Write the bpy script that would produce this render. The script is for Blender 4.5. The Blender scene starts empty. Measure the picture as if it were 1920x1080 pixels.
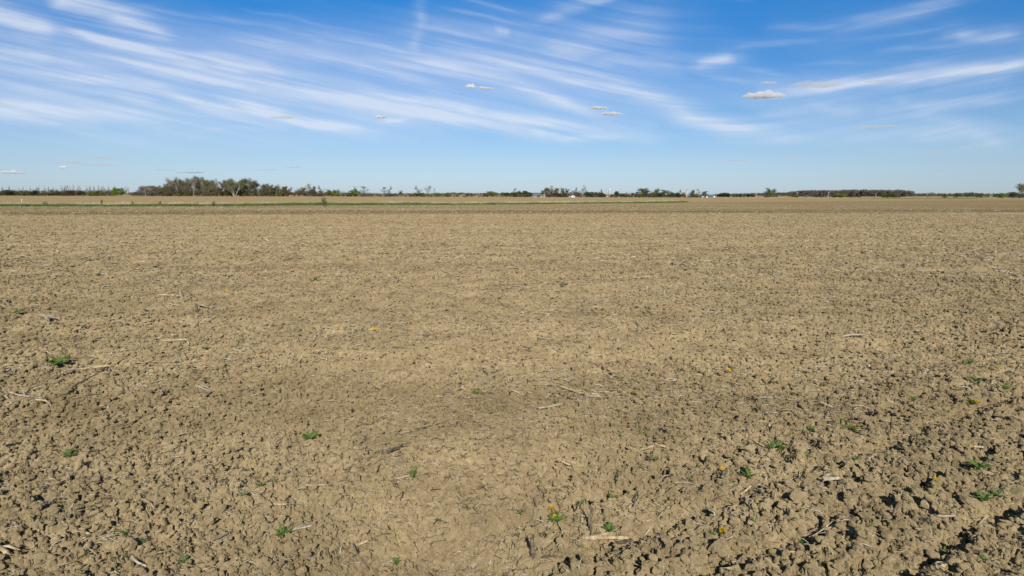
import bpy, math, random
import numpy as np
from mathutils import Vector, Matrix

random.seed(7)
RNG = np.random.default_rng(7)
scene = bpy.context.scene
C = scene.collection

# ------------------------------------------------------------------ camera
CAM_H = 2.5
FOC = 1280.0                       # focal length in pixels of a 1920 wide picture
PITCH = math.atan(175.5 / FOC)
ROLL = math.radians(0.15)
cam_data = bpy.data.cameras.new('camera')
cam = bpy.data.objects.new('camera', cam_data)
C.objects.link(cam)
cam_data.sensor_width = 36.0
cam_data.lens = 36.0 * FOC / 1920.0
cam_data.clip_start = 0.05
cam_data.clip_end = 600000.0
F_ = Vector((0, math.cos(PITCH), -math.sin(PITCH)))
U_ = Vector((0, math.sin(PITCH), math.cos(PITCH)))
R_ = Vector((1, 0, 0))
Rr = R_ * math.cos(ROLL) + U_ * math.sin(ROLL)
Ur = U_ * math.cos(ROLL) - R_ * math.sin(ROLL)
M = Matrix((Rr, Ur, -F_)).transposed().to_4x4()
M.translation = Vector((0, 0, CAM_H))
cam.matrix_world = M
scene.camera = cam

# ------------------------------------------------------------------ sun, sky, exposure
SUN_EL = math.radians(29.0)
LIGHT_AZ = math.radians(-5.2)      # heading in which the sunlight travels, from +Y towards +X
ldir = Vector((math.sin(LIGHT_AZ) * math.cos(SUN_EL), math.cos(LIGHT_AZ) * math.cos(SUN_EL), -math.sin(SUN_EL)))
sun_data = bpy.data.lights.new('sun', 'SUN')
sun_data.energy = 5.0
sun_data.angle = math.radians(0.5)
sun_data.color = (1.0, 0.945, 0.86)
sun = bpy.data.objects.new('sun', sun_data)
C.objects.link(sun)
sun.rotation_euler = ldir.to_track_quat('-Z', 'Y').to_euler()
sun.location = (0, -20, 30)

world = bpy.data.worlds.new('World')
scene.world = world
world.use_nodes = True
wn = world.node_tree
wn.nodes.clear()
sky = wn.nodes.new('ShaderNodeTexSky')
sky.sky_type = 'NISHITA'
sky.sun_disc = False
sky.sun_elevation = SUN_EL
sky.sun_rotation = math.pi + LIGHT_AZ   # sun stands behind the camera
sky.altitude = 200
sky.air_density = 1.0
sky.dust_density = 0.2
sky.ozone_density = 4.0
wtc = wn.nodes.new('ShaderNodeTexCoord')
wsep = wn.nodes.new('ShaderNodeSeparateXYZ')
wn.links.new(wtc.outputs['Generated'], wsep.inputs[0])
wrmp = wn.nodes.new('ShaderNodeValToRGB')          # clear dry air: less yellow low down, deeper blue up to the frame top
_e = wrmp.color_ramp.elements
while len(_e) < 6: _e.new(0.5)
for _i, (_p, _c) in enumerate(((0.0, (.60, .74, 1.10)), (.047, (.66, .75, .97)), (.105, (.52, .70, .93)), (.19, (.30, .65, .97)), (.267, (.10, .64, 1.04)), (.6, (1.0, .97, .80)))):  # last stop, above the frame, is whitened to make shadow fill less blue
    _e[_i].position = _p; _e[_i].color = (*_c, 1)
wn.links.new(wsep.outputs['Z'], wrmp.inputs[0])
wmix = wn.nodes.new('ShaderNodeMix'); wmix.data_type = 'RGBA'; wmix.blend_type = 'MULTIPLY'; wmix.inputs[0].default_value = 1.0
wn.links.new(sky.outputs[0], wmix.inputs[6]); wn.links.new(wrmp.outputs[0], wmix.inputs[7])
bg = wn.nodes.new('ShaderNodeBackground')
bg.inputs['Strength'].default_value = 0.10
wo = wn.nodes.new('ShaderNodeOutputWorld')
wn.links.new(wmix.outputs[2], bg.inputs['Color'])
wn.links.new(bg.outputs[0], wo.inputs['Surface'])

scene.view_settings.view_transform = 'Standard'
scene.view_settings.look = 'None'
scene.view_settings.exposure = 0.0
scene.view_settings.gamma = 1.0
scene.view_settings.use_curve_mapping = False
scene.cycles.transparent_max_bounces = 16
scene.cycles.volume_bounces = 12


# ------------------------------------------------------------------ helpers
def ray(px, py):
    x = (px - 960.0) / FOC
    y = -(py - 540.0) / FOC
    return F_ + Rr * x + Ur * y


def ground(px, py):
    """pixel of the 1920 x 1080 photograph -> point on the flat ground"""
    d = ray(px, py)
    t = CAM_H / max(-d.z, 1e-6)
    return Vector((d.x * t, d.y * t, 0))


def at_depth(px, py, Y):
    d = ray(px, py)
    t = Y / d.y
    return Vector((d.x * t, Y, CAM_H + d.z * t))


def tag(o, label=None, cat=None, group=None, kind=None):
    if label: o['label'] = label
    if cat: o['category'] = cat
    if group: o['group'] = group
    if kind: o['kind'] = kind
    return o


def link(name, data, parent=None, loc=None):
    o = bpy.data.objects.new(name, data)
    C.objects.link(o)
    if parent is not None: o.parent = parent
    if loc is not None: o.location = loc
    return o


def mesh_np(name, V, faces, mat=None, smooth=False):
    """faces: (n,3) or (n,4) int array"""
    me = bpy.data.meshes.new(name)
    V = np.asarray(V, dtype=np.float32)
    faces = np.asarray(faces, dtype=np.int32)
    k = faces.shape[1]
    me.vertices.add(len(V)); me.vertices.foreach_set('co', V.ravel())
    me.loops.add(faces.size); me.loops.foreach_set('vertex_index', faces.ravel())
    me.polygons.add(len(faces))
    me.polygons.foreach_set('loop_start', np.arange(0, faces.size, k, dtype=np.int32))
    me.polygons.foreach_set('loop_total', np.full(len(faces), k, dtype=np.int32))
    if smooth:
        me.polygons.foreach_set('use_smooth', np.ones(len(faces), dtype=bool))
    me.update(calc_edges=True)
    if mat: me.materials.append(mat)
    return me


class MB:
    def __init__(s): s.v = []; s.f = []; s.mi = []
    def add(s, vs, fs, mi=0):
        b = len(s.v); s.v += [tuple(v) for v in vs]
        s.f += [tuple(i + b for i in f) for f in fs]; s.mi += [mi] * len(fs)
    def tube(s, pts, rads, n=6, cap=True, mi=0):
        pts = [Vector(p) for p in pts]
        rings = []
        for i, p in enumerate(pts):
            a = pts[max(0, i - 1)]; b = pts[min(len(pts) - 1, i + 1)]
            t = (b - a).normalized()
            u = t.orthogonal().normalized(); w = t.cross(u)
            if i and n:
                # keep frames aligned
                u = (pu - t * pu.dot(t)); u = u.normalized() if u.length > 1e-6 else t.orthogonal().normalized()
                w = t.cross(u)
            pu = u
            rings.append([p + (u * math.cos(2 * math.pi * k / n) + w * math.sin(2 * math.pi * k / n)) * rads[i] for k in range(n)])
        vs = [v for r in rings for v in r]; fs = []
        for i in range(len(rings) - 1):
            for k in range(n):
                fs.append((i * n + k, i * n + (k + 1) % n, (i + 1) * n + (k + 1) % n, (i + 1) * n + k))
        if cap:
            fs.append(tuple(reversed(range(n)))); fs.append(tuple(range((len(rings) - 1) * n, len(rings) * n)))
        s.add(vs, fs, mi)
    def box(s, x0, x1, y0, y1, z0, z1, mi=0):
        vs = [(x0, y0, z0), (x1, y0, z0), (x1, y1, z0), (x0, y1, z0), (x0, y0, z1), (x1, y0, z1), (x1, y1, z1), (x0, y1, z1)]
        s.add(vs, [(0, 3, 2, 1), (4, 5, 6, 7), (0, 1, 5, 4), (1, 2, 6, 5), (2, 3, 7, 6), (3, 0, 4, 7)], mi)
    def mesh(s, name, mats=(), smooth=False):
        me = bpy.data.meshes.new(name); me.from_pydata(s.v, [], s.f)
        for m in (mats if isinstance(mats, (list, tuple)) else [mats]): me.materials.append(m)
        me.polygons.foreach_set('material_index', s.mi)
        if smooth: me.polygons.foreach_set('use_smooth', [True] * len(s.f))
        me.update(); return me
    def obj(s, name, mats, parent=None, smooth=False):
        return link(name, s.mesh(name, mats, smooth), parent)


# ---- noise
def hsh(ix, iy, seed):
    n = (ix.astype(np.int64) * 374761393 + iy.astype(np.int64) * 668265263 + seed * 974711) & 0xFFFFFFFF
    n = ((n ^ (n >> 13)) * 1274126177) & 0xFFFFFFFF
    n = ((n ^ (n >> 16)) * 2246822519) & 0xFFFFFFFF
    n = n ^ (n >> 15)
    return (n & 0xFFFFFF).astype(np.float32) / np.float32(0xFFFFFF)


def vnoise(x, y, seed=0):
    ix = np.floor(x); iy = np.floor(y)
    fx = x - ix; fy = y - iy
    fx = fx * fx * (3 - 2 * fx); fy = fy * fy * (3 - 2 * fy)
    ix = ix.astype(np.int64); iy = iy.astype(np.int64)
    a = hsh(ix, iy, seed); b = hsh(ix + 1, iy, seed); c = hsh(ix, iy + 1, seed); d = hsh(ix + 1, iy + 1, seed)
    return (a + (b - a) * fx) * (1 - fy) + (c + (d - c) * fx) * fy


def fbm(x, y, oct=4, seed=0):
    r = 0; a = 0.5; t = 0
    for o in range(oct):
        r = r + a * vnoise(x * 2 ** o + 17.3 * o, y * 2 ** o - 9.1 * o, seed + o); t += a; a *= 0.5
    return r / t


def worley(x, y, seed=0):
    """F1, F2 distance and a random number of the nearest cell"""
    ix = np.floor(x).astype(np.int64); iy = np.floor(y).astype(np.int64)
    f1 = np.full(x.shape, 9.0, dtype=np.float32); f2 = f1.copy(); rid = np.zeros_like(f1); ox = np.zeros_like(f1); oy = np.zeros_like(f1)
    for dx in (-1, 0, 1):
        for dy in (-1, 0, 1):
            cx = ix + dx; cy = iy + dy
            px = cx + hsh(cx, cy, seed); py = cy + hsh(cx, cy, seed + 101)
            d = np.sqrt((px - x) ** 2 + (py - y) ** 2).astype(np.float32)
            r = hsh(cx, cy, seed + 202)
            nearer = d < f1
            f2 = np.where(nearer, f1, np.minimum(f2, d))
            rid = np.where(nearer, r, rid)
            ox = np.where(nearer, x - px, ox); oy = np.where(nearer, y - py, oy)
            f1 = np.where(nearer, d, f1)
    return f1, f2, rid, ox, oy


def sstep(a, b, x):
    t = np.clip((x - a) / (b - a), 0, 1)
    return t * t * (3 - 2 * t)


# ---- the lie of the field: direction of the harrow marks
pA = ground(1790, 1020); pB = ground(1905, 952)
rowdir = (pB - pA).normalized()
rownrm = Vector((-rowdir.y, rowdir.x, 0))
ROW0 = pA.dot(rownrm)


def roughness_map(x, y):
    """how cloddy the soil is: rough at the right and left of the foreground, calmer swath between"""
    v = -(x * rownrm.x + y * rownrm.y - ROW0)      # metres to the right of the furrow, negative to the left
    n = fbm(x * 0.35, y * 0.35, 3, 50)
    rough = 0.80 + 0.50 * sstep(-3.2, 0.3, v + (n - 0.5) * 2.5) * (1 - sstep(9, 22, y)) + 0.12 * (1 - sstep(-5.5, -3.0, x + (n - 0.5) * 2)) * (1 - sstep(6, 12, y))
    return rough + (n - 0.5) * 0.6


def ground_z(x, y, spacing=0.004):
    x = x.astype(np.float64); y = y.astype(np.float64)
    R = roughness_map(x, y).astype(np.float32)
    u = x * rowdir.x + y * rowdir.y
    v = -(x * rownrm.x + y * rownrm.y - ROW0)
    z = (fbm(x * 0.5, y * 0.5, 3, 3) - 0.5) * 0.07
    # harrow furrows
    wob = (fbm(u * 0.9, v * 0.9, 3, 9) - 0.5) * 0.16
    fr = 0
    for off, w, dep in ((0.0, 0.085, 0.11), (-0.62, 0.075, 0.075), (-1.28, 0.085, 0.08), (-1.95, 0.075, 0.055), (0.75, 0.09, 0.095), (1.5, 0.1, 0.06), (2.3, 0.1, 0.05), (-2.7, 0.08, 0.02), (3.1, .1, .05), (3.9, .1, .05)):
        fr = fr - dep * np.exp(-((v + wob - off) / w) ** 2) * (0.6 + 0.8 * vnoise(u * 1.3, v * 0 + off * 7, 33))
    z = z + fr * (1 - sstep(8, 16, y))
    # clods: domes and plates of falling size
    warp = 0.25
    for k, (s, amp) in enumerate(((0.42, 0.028), (0.17, 0.031), (0.085, 0.026), (0.042, 0.026), (0.021, 0.014))):
        wx = x + (vnoise(x / s * 1.7, y / s * 1.7, 60 + k) - .5) * s * warp * 2
        wy = y + (vnoise(x / s * 1.7 + 50, y / s * 1.7, 70 + k) - .5) * s * warp * 2
        f1, f2, rid, ox, oy = worley(wx / s, wy / s, 11 * k + 5)
        plate = sstep(0.0, 0.17, f2 - f1)
        dome = np.clip(1 - (f1 / 0.75) ** 2, 0, 1)
        hgt = (rid ** 1.8) * 1.15
        ta = rid * 977.0
        tilt = (np.cos(ta) * ox + np.sin(ta) * oy) * (0.9 + 0.9 * np.abs(np.sin(ta * 3.1)))
        slab = np.clip(hgt + tilt * (0.25 + rid), 0, 1.5)
        b = plate * slab * 0.72 + dome * hgt * 0.28
        patch = 0.45 + 1.1 * sstep(0.3, 0.7, vnoise(x * 1.9, y * 1.9, 90 + k)) if k in (1, 2) else 1.0
        z = z + amp * b * (R if k < 2 else (R * .6 + .55 if k == 2 else R * .3 + .95)) * patch
    z = z + (fbm(x * 60, y * 60, 2, 44) - 0.5) * 0.008
    return z.astype(np.float32)


# ------------------------------------------------------------------ materials
def newmat(name):
    m = bpy.data.materials.new(name); m.use_nodes = True
    nt = m.node_tree; nt.nodes.clear()
    return m, nt


def N(nt, typ, **kw):
    n = nt.nodes.new(typ)
    for k, v in kw.items():
        if k.startswith('i_'): n.inputs[k[2:].replace('_', ' ')].default_value = v
        else: setattr(n, k, v)
    return n


def ramp(nt, fac, stops):
    r = nt.nodes.new('ShaderNodeValToRGB'); e = r.color_ramp.elements
    while len(e) < len(stops): e.new(0.5)
    for i, (p, c) in enumerate(stops):
        e[i].position = p; e[i].color = (*c, 1) if len(c) == 3 else c
    nt.links.new(fac, r.inputs[0]); return r.outputs[0]


def mixc(nt, fac, a, b, typ='MIX'):
    m = nt.nodes.new('ShaderNodeMix'); m.data_type = 'RGBA'; m.blend_type = typ
    for s, v in ((m.inputs[0], fac), (m.inputs[6], a), (m.inputs[7], b)):
        if hasattr(v, 'links'): nt.links.new(v, s)
        elif isinstance(v, tuple): s.default_value = (*v, 1) if len(v) == 3 else v
        else: s.default_value = v
    return m.outputs[2]


def math_n(nt, op, a, b=None, c=None):
    m = nt.nodes.new('ShaderNodeMath'); m.operation = op
    for s, v in zip(m.inputs, (a, b, c)):
        if v is None: continue
        if hasattr(v, 'links'): nt.links.new(v, s)
        else: s.default_value = v
    return m.outputs[0]


def noise(nt, vec, scale, detail=3, rough=0.55, dim='3D'):
    n = nt.nodes.new('ShaderNodeTexNoise'); n.noise_dimensions = dim
    n.inputs['Scale'].default_value = scale; n.inputs['Detail'].default_value = detail; n.inputs['Roughness'].default_value = rough
    if vec is not None: nt.links.new(vec, n.inputs['Vector'])
    return n.outputs[0]


# field zones: near tan seed bed, darker worked band, paler ground beyond the grass strip
eL = ground(0, 404); eR = ground(1920, 399)
edgen = Vector((-(eR - eL).y, (eR - eL).x, 0)).normalized()
EDGE0 = eL.dot(edgen)
gL = ground(0, 387); gR = ground(1290, 379.3)
gdir = (gR - gL).normalized(); gnrm = Vector((-gdir.y, gdir.x, 0)); GRS0 = gL.dot(gnrm)


def soil_material():
    m, nt = newmat('dry_soil')
    geo = N(nt, 'ShaderNodeNewGeometry'); P = geo.outputs['Position']
    n1 = noise(nt, P, 1.1, 4); n2 = noise(nt, P, 14, 4, .6); n3 = noise(nt, P, 90, 3, .6)
    base = ramp(nt, n2, [(0.25, (0.233, 0.180, 0.098)), (0.5, (0.316, 0.247, 0.140)), (0.75, (0.412, 0.328, 0.197))])
    tint = ramp(nt, n1, [(0.32, (0.80, 0.79, 0.77)), (0.62, (1.07, 1.06, 1.05))])
    col = mixc(nt, 1.0, base, tint, 'MULTIPLY')
    fine = ramp(nt, n3, [(0.3, (0.8, 0.8, 0.8)), (0.7, (1.16, 1.15, 1.13))])
    col = mixc(nt, 1.0, col, fine, 'MULTIPLY')
    # tillage passes: faint bands drier and moister, along the stubble line
    mp3 = N(nt, 'ShaderNodeMapping'); sd = (ground(1900, 478) - ground(640, 628)).normalized()
    mp3.inputs['Rotation'].default_value = (0, 0, -math.atan2(sd.y, sd.x)); mp3.inputs['Scale'].default_value = (.03, .55, 1)
    nt.links.new(P, mp3.inputs[0])
    bandc = ramp(nt, noise(nt, mp3.outputs[0], 1.0, 3, .6), [(0.32, (0.84, 0.83, 0.82)), (0.55, (1.0, 1.0, 1.0)), (0.7, (1.07, 1.06, 1.05))])
    col = mixc(nt, 1.0, col, bandc, 'MULTIPLY')
    # bits of rotted plant matter and pale grains mixed into the soil
    for sc, lo, hi, dark, amt in ((150, .60, .66, (.06, .045, .028), .75), (42, .62, .68, (.07, .052, .032), .7), (11, .64, .72, (.10, .076, .045), .55), (3.1, .62, .75, (.13, .10, .06), .35)):
        nn = noise(nt, P, sc, 3, .7)
        mr = N(nt, 'ShaderNodeMapRange'); nt.links.new(nn, mr.inputs[0]); mr.inputs[1].default_value = lo; mr.inputs[2].default_value = hi; mr.inputs[4].default_value = amt
        col = mixc(nt, mr.outputs[0], col, dark)
    nn = noise(nt, P, 95, 2, .6)
    mr = N(nt, 'ShaderNodeMapRange'); nt.links.new(nn, mr.inputs[0]); mr.inputs[1].default_value = .70; mr.inputs[2].default_value = .74; mr.inputs[4].default_value = .8
    col = mixc(nt, mr.outputs[0], col, (.62, .57, .47))
    # distance zones in world coordinates
    def along(n, c0):
        d = N(nt, 'ShaderNodeVectorMath', operation='DOT_PRODUCT'); nt.links.new(P, d.inputs[0]); d.inputs[1].default_value = n
        return math_n(nt, 'SUBTRACT', d.outputs['Value'], c0)
    a = along(edgen, EDGE0); g = along(gnrm, GRS0)
    wig = noise(nt, P, 0.35, 2)
    a2 = math_n(nt, 'ADD', a, math_n(nt, 'MULTIPLY', math_n(nt, 'SUBTRACT', wig, 0.5), 12.0))
    zone = N(nt, 'ShaderNodeMapRange'); nt.links.new(a2, zone.inputs[0]); zone.inputs[1].default_value = -3.0; zone.inputs[2].default_value = 5.0
    # worked band with streaks along the edge
    mp = N(nt, 'ShaderNodeMapping'); ang = math.atan2((eR - eL).y, (eR - eL).x)
    mp.inputs['Rotation'].default_value = (0, 0, -ang); mp.inputs['Scale'].default_value = (0.010, 0.13, 1)
    nt.links.new(P, mp.inputs[0])
    st = noise(nt, mp.outputs[0], 1.0, 3, .6)
    mp2 = N(nt, 'ShaderNodeMapping'); mp2.inputs['Scale'].default_value = (2.6, .38, 1); nt.links.new(P, mp2.inputs[0]); sp = noise(nt, mp2.outputs[0], 1.0, 5, .8)
    band = ramp(nt, st, [(0.3, (0.140, 0.106, 0.056)), (0.7, (0.248, 0.190, 0.104))])
    spk = ramp(nt, sp, [(0.36, (0.55, 0.55, 0.55)), (0.5, (0.95, 0.95, 0.95)), (0.64, (1.5, 1.46, 1.36))])
    band = mixc(nt, 1.0, band, spk, 'MULTIPLY')
    # first metres of the band are the darkest, moister soil
    dk = N(nt, 'ShaderNodeMapRange'); nt.links.new(a2, dk.inputs[0]); dk.inputs[1].default_value = 0.0; dk.inputs[2].default_value = 28.0; dk.inputs[3].default_value = 0.84; dk.inputs[4].default_value = 1.02
    cmb = N(nt, 'ShaderNodeCombineColor')
    for i in range(3): nt.links.new(dk.outputs[0], cmb.inputs[i])
    band = mixc(nt, 1.0, band, cmb.outputs[0], 'MULTIPLY')
    spn = ramp(nt, sp, [(0.3, (0.86, 0.86, 0.86)), (0.7, (1.12, 1.11, 1.1))])
    col = mixc(nt, 0.8, col, mixc(nt, 1.0, col, spn, 'MULTIPLY'))
    col = mixc(nt, zone.outputs[0], col, band)
    z2 = N(nt, 'ShaderNodeMapRange'); nt.links.new(g, z2.inputs[0]); z2.inputs[1].default_value = 2.0; z2.inputs[2].default_value = 6.0
    farc = mixc(nt, 1.0, ramp(nt, st, [(0.3, (0.190, 0.142, 0.076)), (0.7, (0.275, 0.206, 0.115))]), spk, 'MULTIPLY')
    col = mixc(nt, z2.outputs[0], col, farc)
    bs = N(nt, 'ShaderNodeBsdfDiffuse'); bs.inputs['Roughness'].default_value = 1.0
    nt.links.new(col, bs.inputs[0])
    b1 = N(nt, 'ShaderNodeBump'); b1.inputs['Strength'].default_value = 0.9; b1.inputs['Distance'].default_value = 0.012
    nb = noise(nt, P, 55, 5, .7); nt.links.new(nb, b1.inputs['Height'])
    nt.links.new(b1.outputs[0], bs.inputs['Normal'])
    out = N(nt, 'ShaderNodeOutputMaterial'); nt.links.new(bs.outputs[0], out.inputs[0])
    return m


def plain(name, stops, scale=8.0, rough=0.9, translucent=0.0, island=False, objrand=False, bump=0.0):
    m, nt = newmat(name)
    geo = N(nt, 'ShaderNodeNewGeometry')
    if island: f = geo.outputs['Random Per Island']
    elif objrand: f = N(nt, 'ShaderNodeObjectInfo').outputs['Random']
    else:
        tc = N(nt, 'ShaderNodeTexCoord'); f = noise(nt, tc.outputs['Object'], scale, 4)
    col = ramp(nt, f, stops)
    if island or objrand:
        tc = N(nt, 'ShaderNodeTexCoord'); nn = noise(nt, tc.outputs['Object'], scale, 3)
        col = mixc(nt, 1.0, col, ramp(nt, nn, [(0.3, (0.75, 0.75, 0.75)), (0.7, (1.2, 1.2, 1.2))]), 'MULTIPLY')
    b = N(nt, 'ShaderNodeBsdfPrincipled'); b.inputs['Roughness'].default_value = rough
    b.inputs['Specular IOR Level'].default_value = 0.25
    nt.links.new(col, b.inputs['Base Color'])
    if bump:
        bp = N(nt, 'ShaderNodeBump'); bp.inputs['Strength'].default_value = bump; bp.inputs['Distance'].default_value = 0.01
        tc2 = N(nt, 'ShaderNodeTexCoord'); nt.links.new(noise(nt, tc2.outputs['Object'], scale * 6, 4), bp.inputs['Height'])
        nt.links.new(bp.outputs[0], b.inputs['Normal'])
    out = N(nt, 'ShaderNodeOutputMaterial')
    if translucent:
        t = N(nt, 'ShaderNodeBsdfTranslucent'); nt.links.new(col, t.inputs[0])
        mx = N(nt, 'ShaderNodeMixShader'); mx.inputs[0].default_value = translucent
        nt.links.new(b.outputs[0], mx.inputs[1]); nt.links.new(t.outputs[0], mx.inputs[2]); nt.links.new(mx.outputs[0], out.inputs[0])
    else:
        nt.links.new(b.outputs[0], out.inputs[0])
    return m


SOIL = soil_material()
m_straw = plain('straw', [(0.0, (0.05, 0.035, 0.022)), (0.25, (0.12, 0.085, 0.05)), (0.42, (0.34, 0.25, 0.14)), (0.65, (0.54, 0.43, 0.27)), (1.0, (0.74, 0.68, 0.55))], 30, island=True, translucent=.1)
m_stub = plain('bleached_stubble', [(0.0, (0.26, 0.205, 0.14)), (0.5, (0.40, 0.34, 0.26)), (1.0, (0.54, 0.49, 0.41))], 30, island=True)
m_stalk = plain('pale_corn_stalk', [(0.3, (0.24, 0.16, 0.08)), (0.5, (0.45, 0.33, 0.18)), (0.7, (0.60, 0.49, 0.31))], 25, rough=.6, bump=.4)
m_white = plain('bleached_corn_husk', [(0.3, (0.30, 0.24, 0.155)), (0.7, (0.52, 0.45, 0.34))], 25, rough=.7, bump=.3)
m_dark = plain('weathered_corn_stalk', [(0.3, (0.075, 0.056, 0.038)), (0.7, (0.21, 0.165, 0.115))], 25, bump=.5)
m_leaf = plain('dandelion_leaf', [(0.3, (0.070, 0.125, 0.022)), (0.7, (0.18, 0.27, 0.055))], 40, rough=.5, translucent=.25)
m_leafp = plain('pale_weed_leaf', [(0.3, (0.11, 0.15, 0.055)), (0.7, (0.20, 0.26, 0.10))], 40, rough=.6, translucent=.25)
m_petal = plain('yellow_petals', [(0.3, (0.72, 0.42, 0.01)), (0.7, (0.85, 0.60, 0.02))], 90, rough=.6, translucent=.2)
m_stem = plain('green_stem', [(0.3, (0.10, 0.13, 0.04)), (0.7, (0.18, 0.17, 0.07))], 40)
m_grass = plain('verge_grass', [(0.0, (0.08, 0.14, 0.03)), (0.5, (0.14, 0.22, 0.05)), (1.0, (0.22, 0.28, 0.09))], .5, translucent=.3, island=True)
m_dry = plain('dry_grass', [(0.0, (0.34, 0.26, 0.16)), (0.6, (0.55, 0.46, 0.31)), (1.0, (0.70, 0.63, 0.46))], .5, translucent=.2, island=True)

# ------------------------------------------------------------------ ground
def build_ground():
    # fine sheet: rings about the camera's foot, spaced evenly in dip angle
    th = np.concatenate([np.linspace(math.radians(50), math.radians(33.2), 34)[:-1],
                         np.linspace(math.radians(33.2), math.radians(4.0), 530)[:-1],
                         np.linspace(math.radians(4.0), math.radians(1.05), 90)])
    r = CAM_H / np.tan(th)
    az = np.concatenate([np.linspace(-56, -41, 50)[:-1], np.linspace(-41, 41, 1120)[:-1], np.linspace(41, 56, 50)]) * math.pi / 180
    A, Rr_ = np.meshgrid(az, r)
    X = np.sin(A) * Rr_; Y = np.cos(A) * Rr_
    Z = ground_z(X.ravel(), Y.ravel()).reshape(X.shape)
    fade = 1 - 0.85 * sstep(60, 130, Rr_)
    Z = Z * fade
    nr, nc = X.shape
    idx = np.arange(nr * nc).reshape(nr, nc)
    q = np.stack([idx[:-1, :-1], idx[:-1, 1:], idx[1:, 1:], idx[1:, :-1]], -1).reshape(-1, 4)
    V = np.stack([X, Y, Z], -1).reshape(-1, 3)
    me = mesh_np('tilled_soil', V, q, SOIL)
    o = link('tilled_soil', me); tag(o, kind='structure')
    # the rest: a coarse sheet to the horizon, a little lower where the fine one lies on it
    rr = np.concatenate([[0.0, 1.2, 2.05], np.geomspace(2.3, 135, 60), np.geomspace(150, 30000, 60)])
    aa = np.linspace(0, 2 * math.pi, 361)
    A, Q = np.meshgrid(aa, rr); X = np.sin(A) * Q; Y = np.cos(A) * Q
    inside = (np.abs(((A + math.pi) % (2 * math.pi)) - math.pi) < math.radians(56)) & (Q > 2.1) & (Q < 136)
    Z = np.where(inside, -0.06, 0.0) + 0 * X
    idx = np.arange(X.size).reshape(X.shape)
    q = np.stack([idx[:-1, :-1], idx[:-1, 1:], idx[1:, 1:], idx[1:, :-1]], -1).reshape(-1, 4)
    # rings lie above the fine one only outside it
    me = mesh_np('farmland', np.stack([X, Y, Z], -1).reshape(-1, 3), q, SOIL)
    o = link('farmland', me); tag(o, kind='structure')


build_ground()


def gz(x, y):
    return float(ground_z(np.array([x]), np.array([y]))[0])


def gzs(x, y):
    return ground_z(np.asarray(x), np.asarray(y))


def scatter_polar(n, r0, r1, az=44, power=1.0, rng=RNG):
    """points in the field; power 2 = even per area, lower = thinning with distance"""
    t = rng.random(n)
    if power == 0: r = r0 * (r1 / r0) ** t
    else: r = (r0 ** power + t * (r1 ** power - r0 ** power)) ** (1 / power)
    a = (rng.random(n) * 2 - 1) * math.radians(az)
    return np.sin(a) * r, np.cos(a) * r, r


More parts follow.
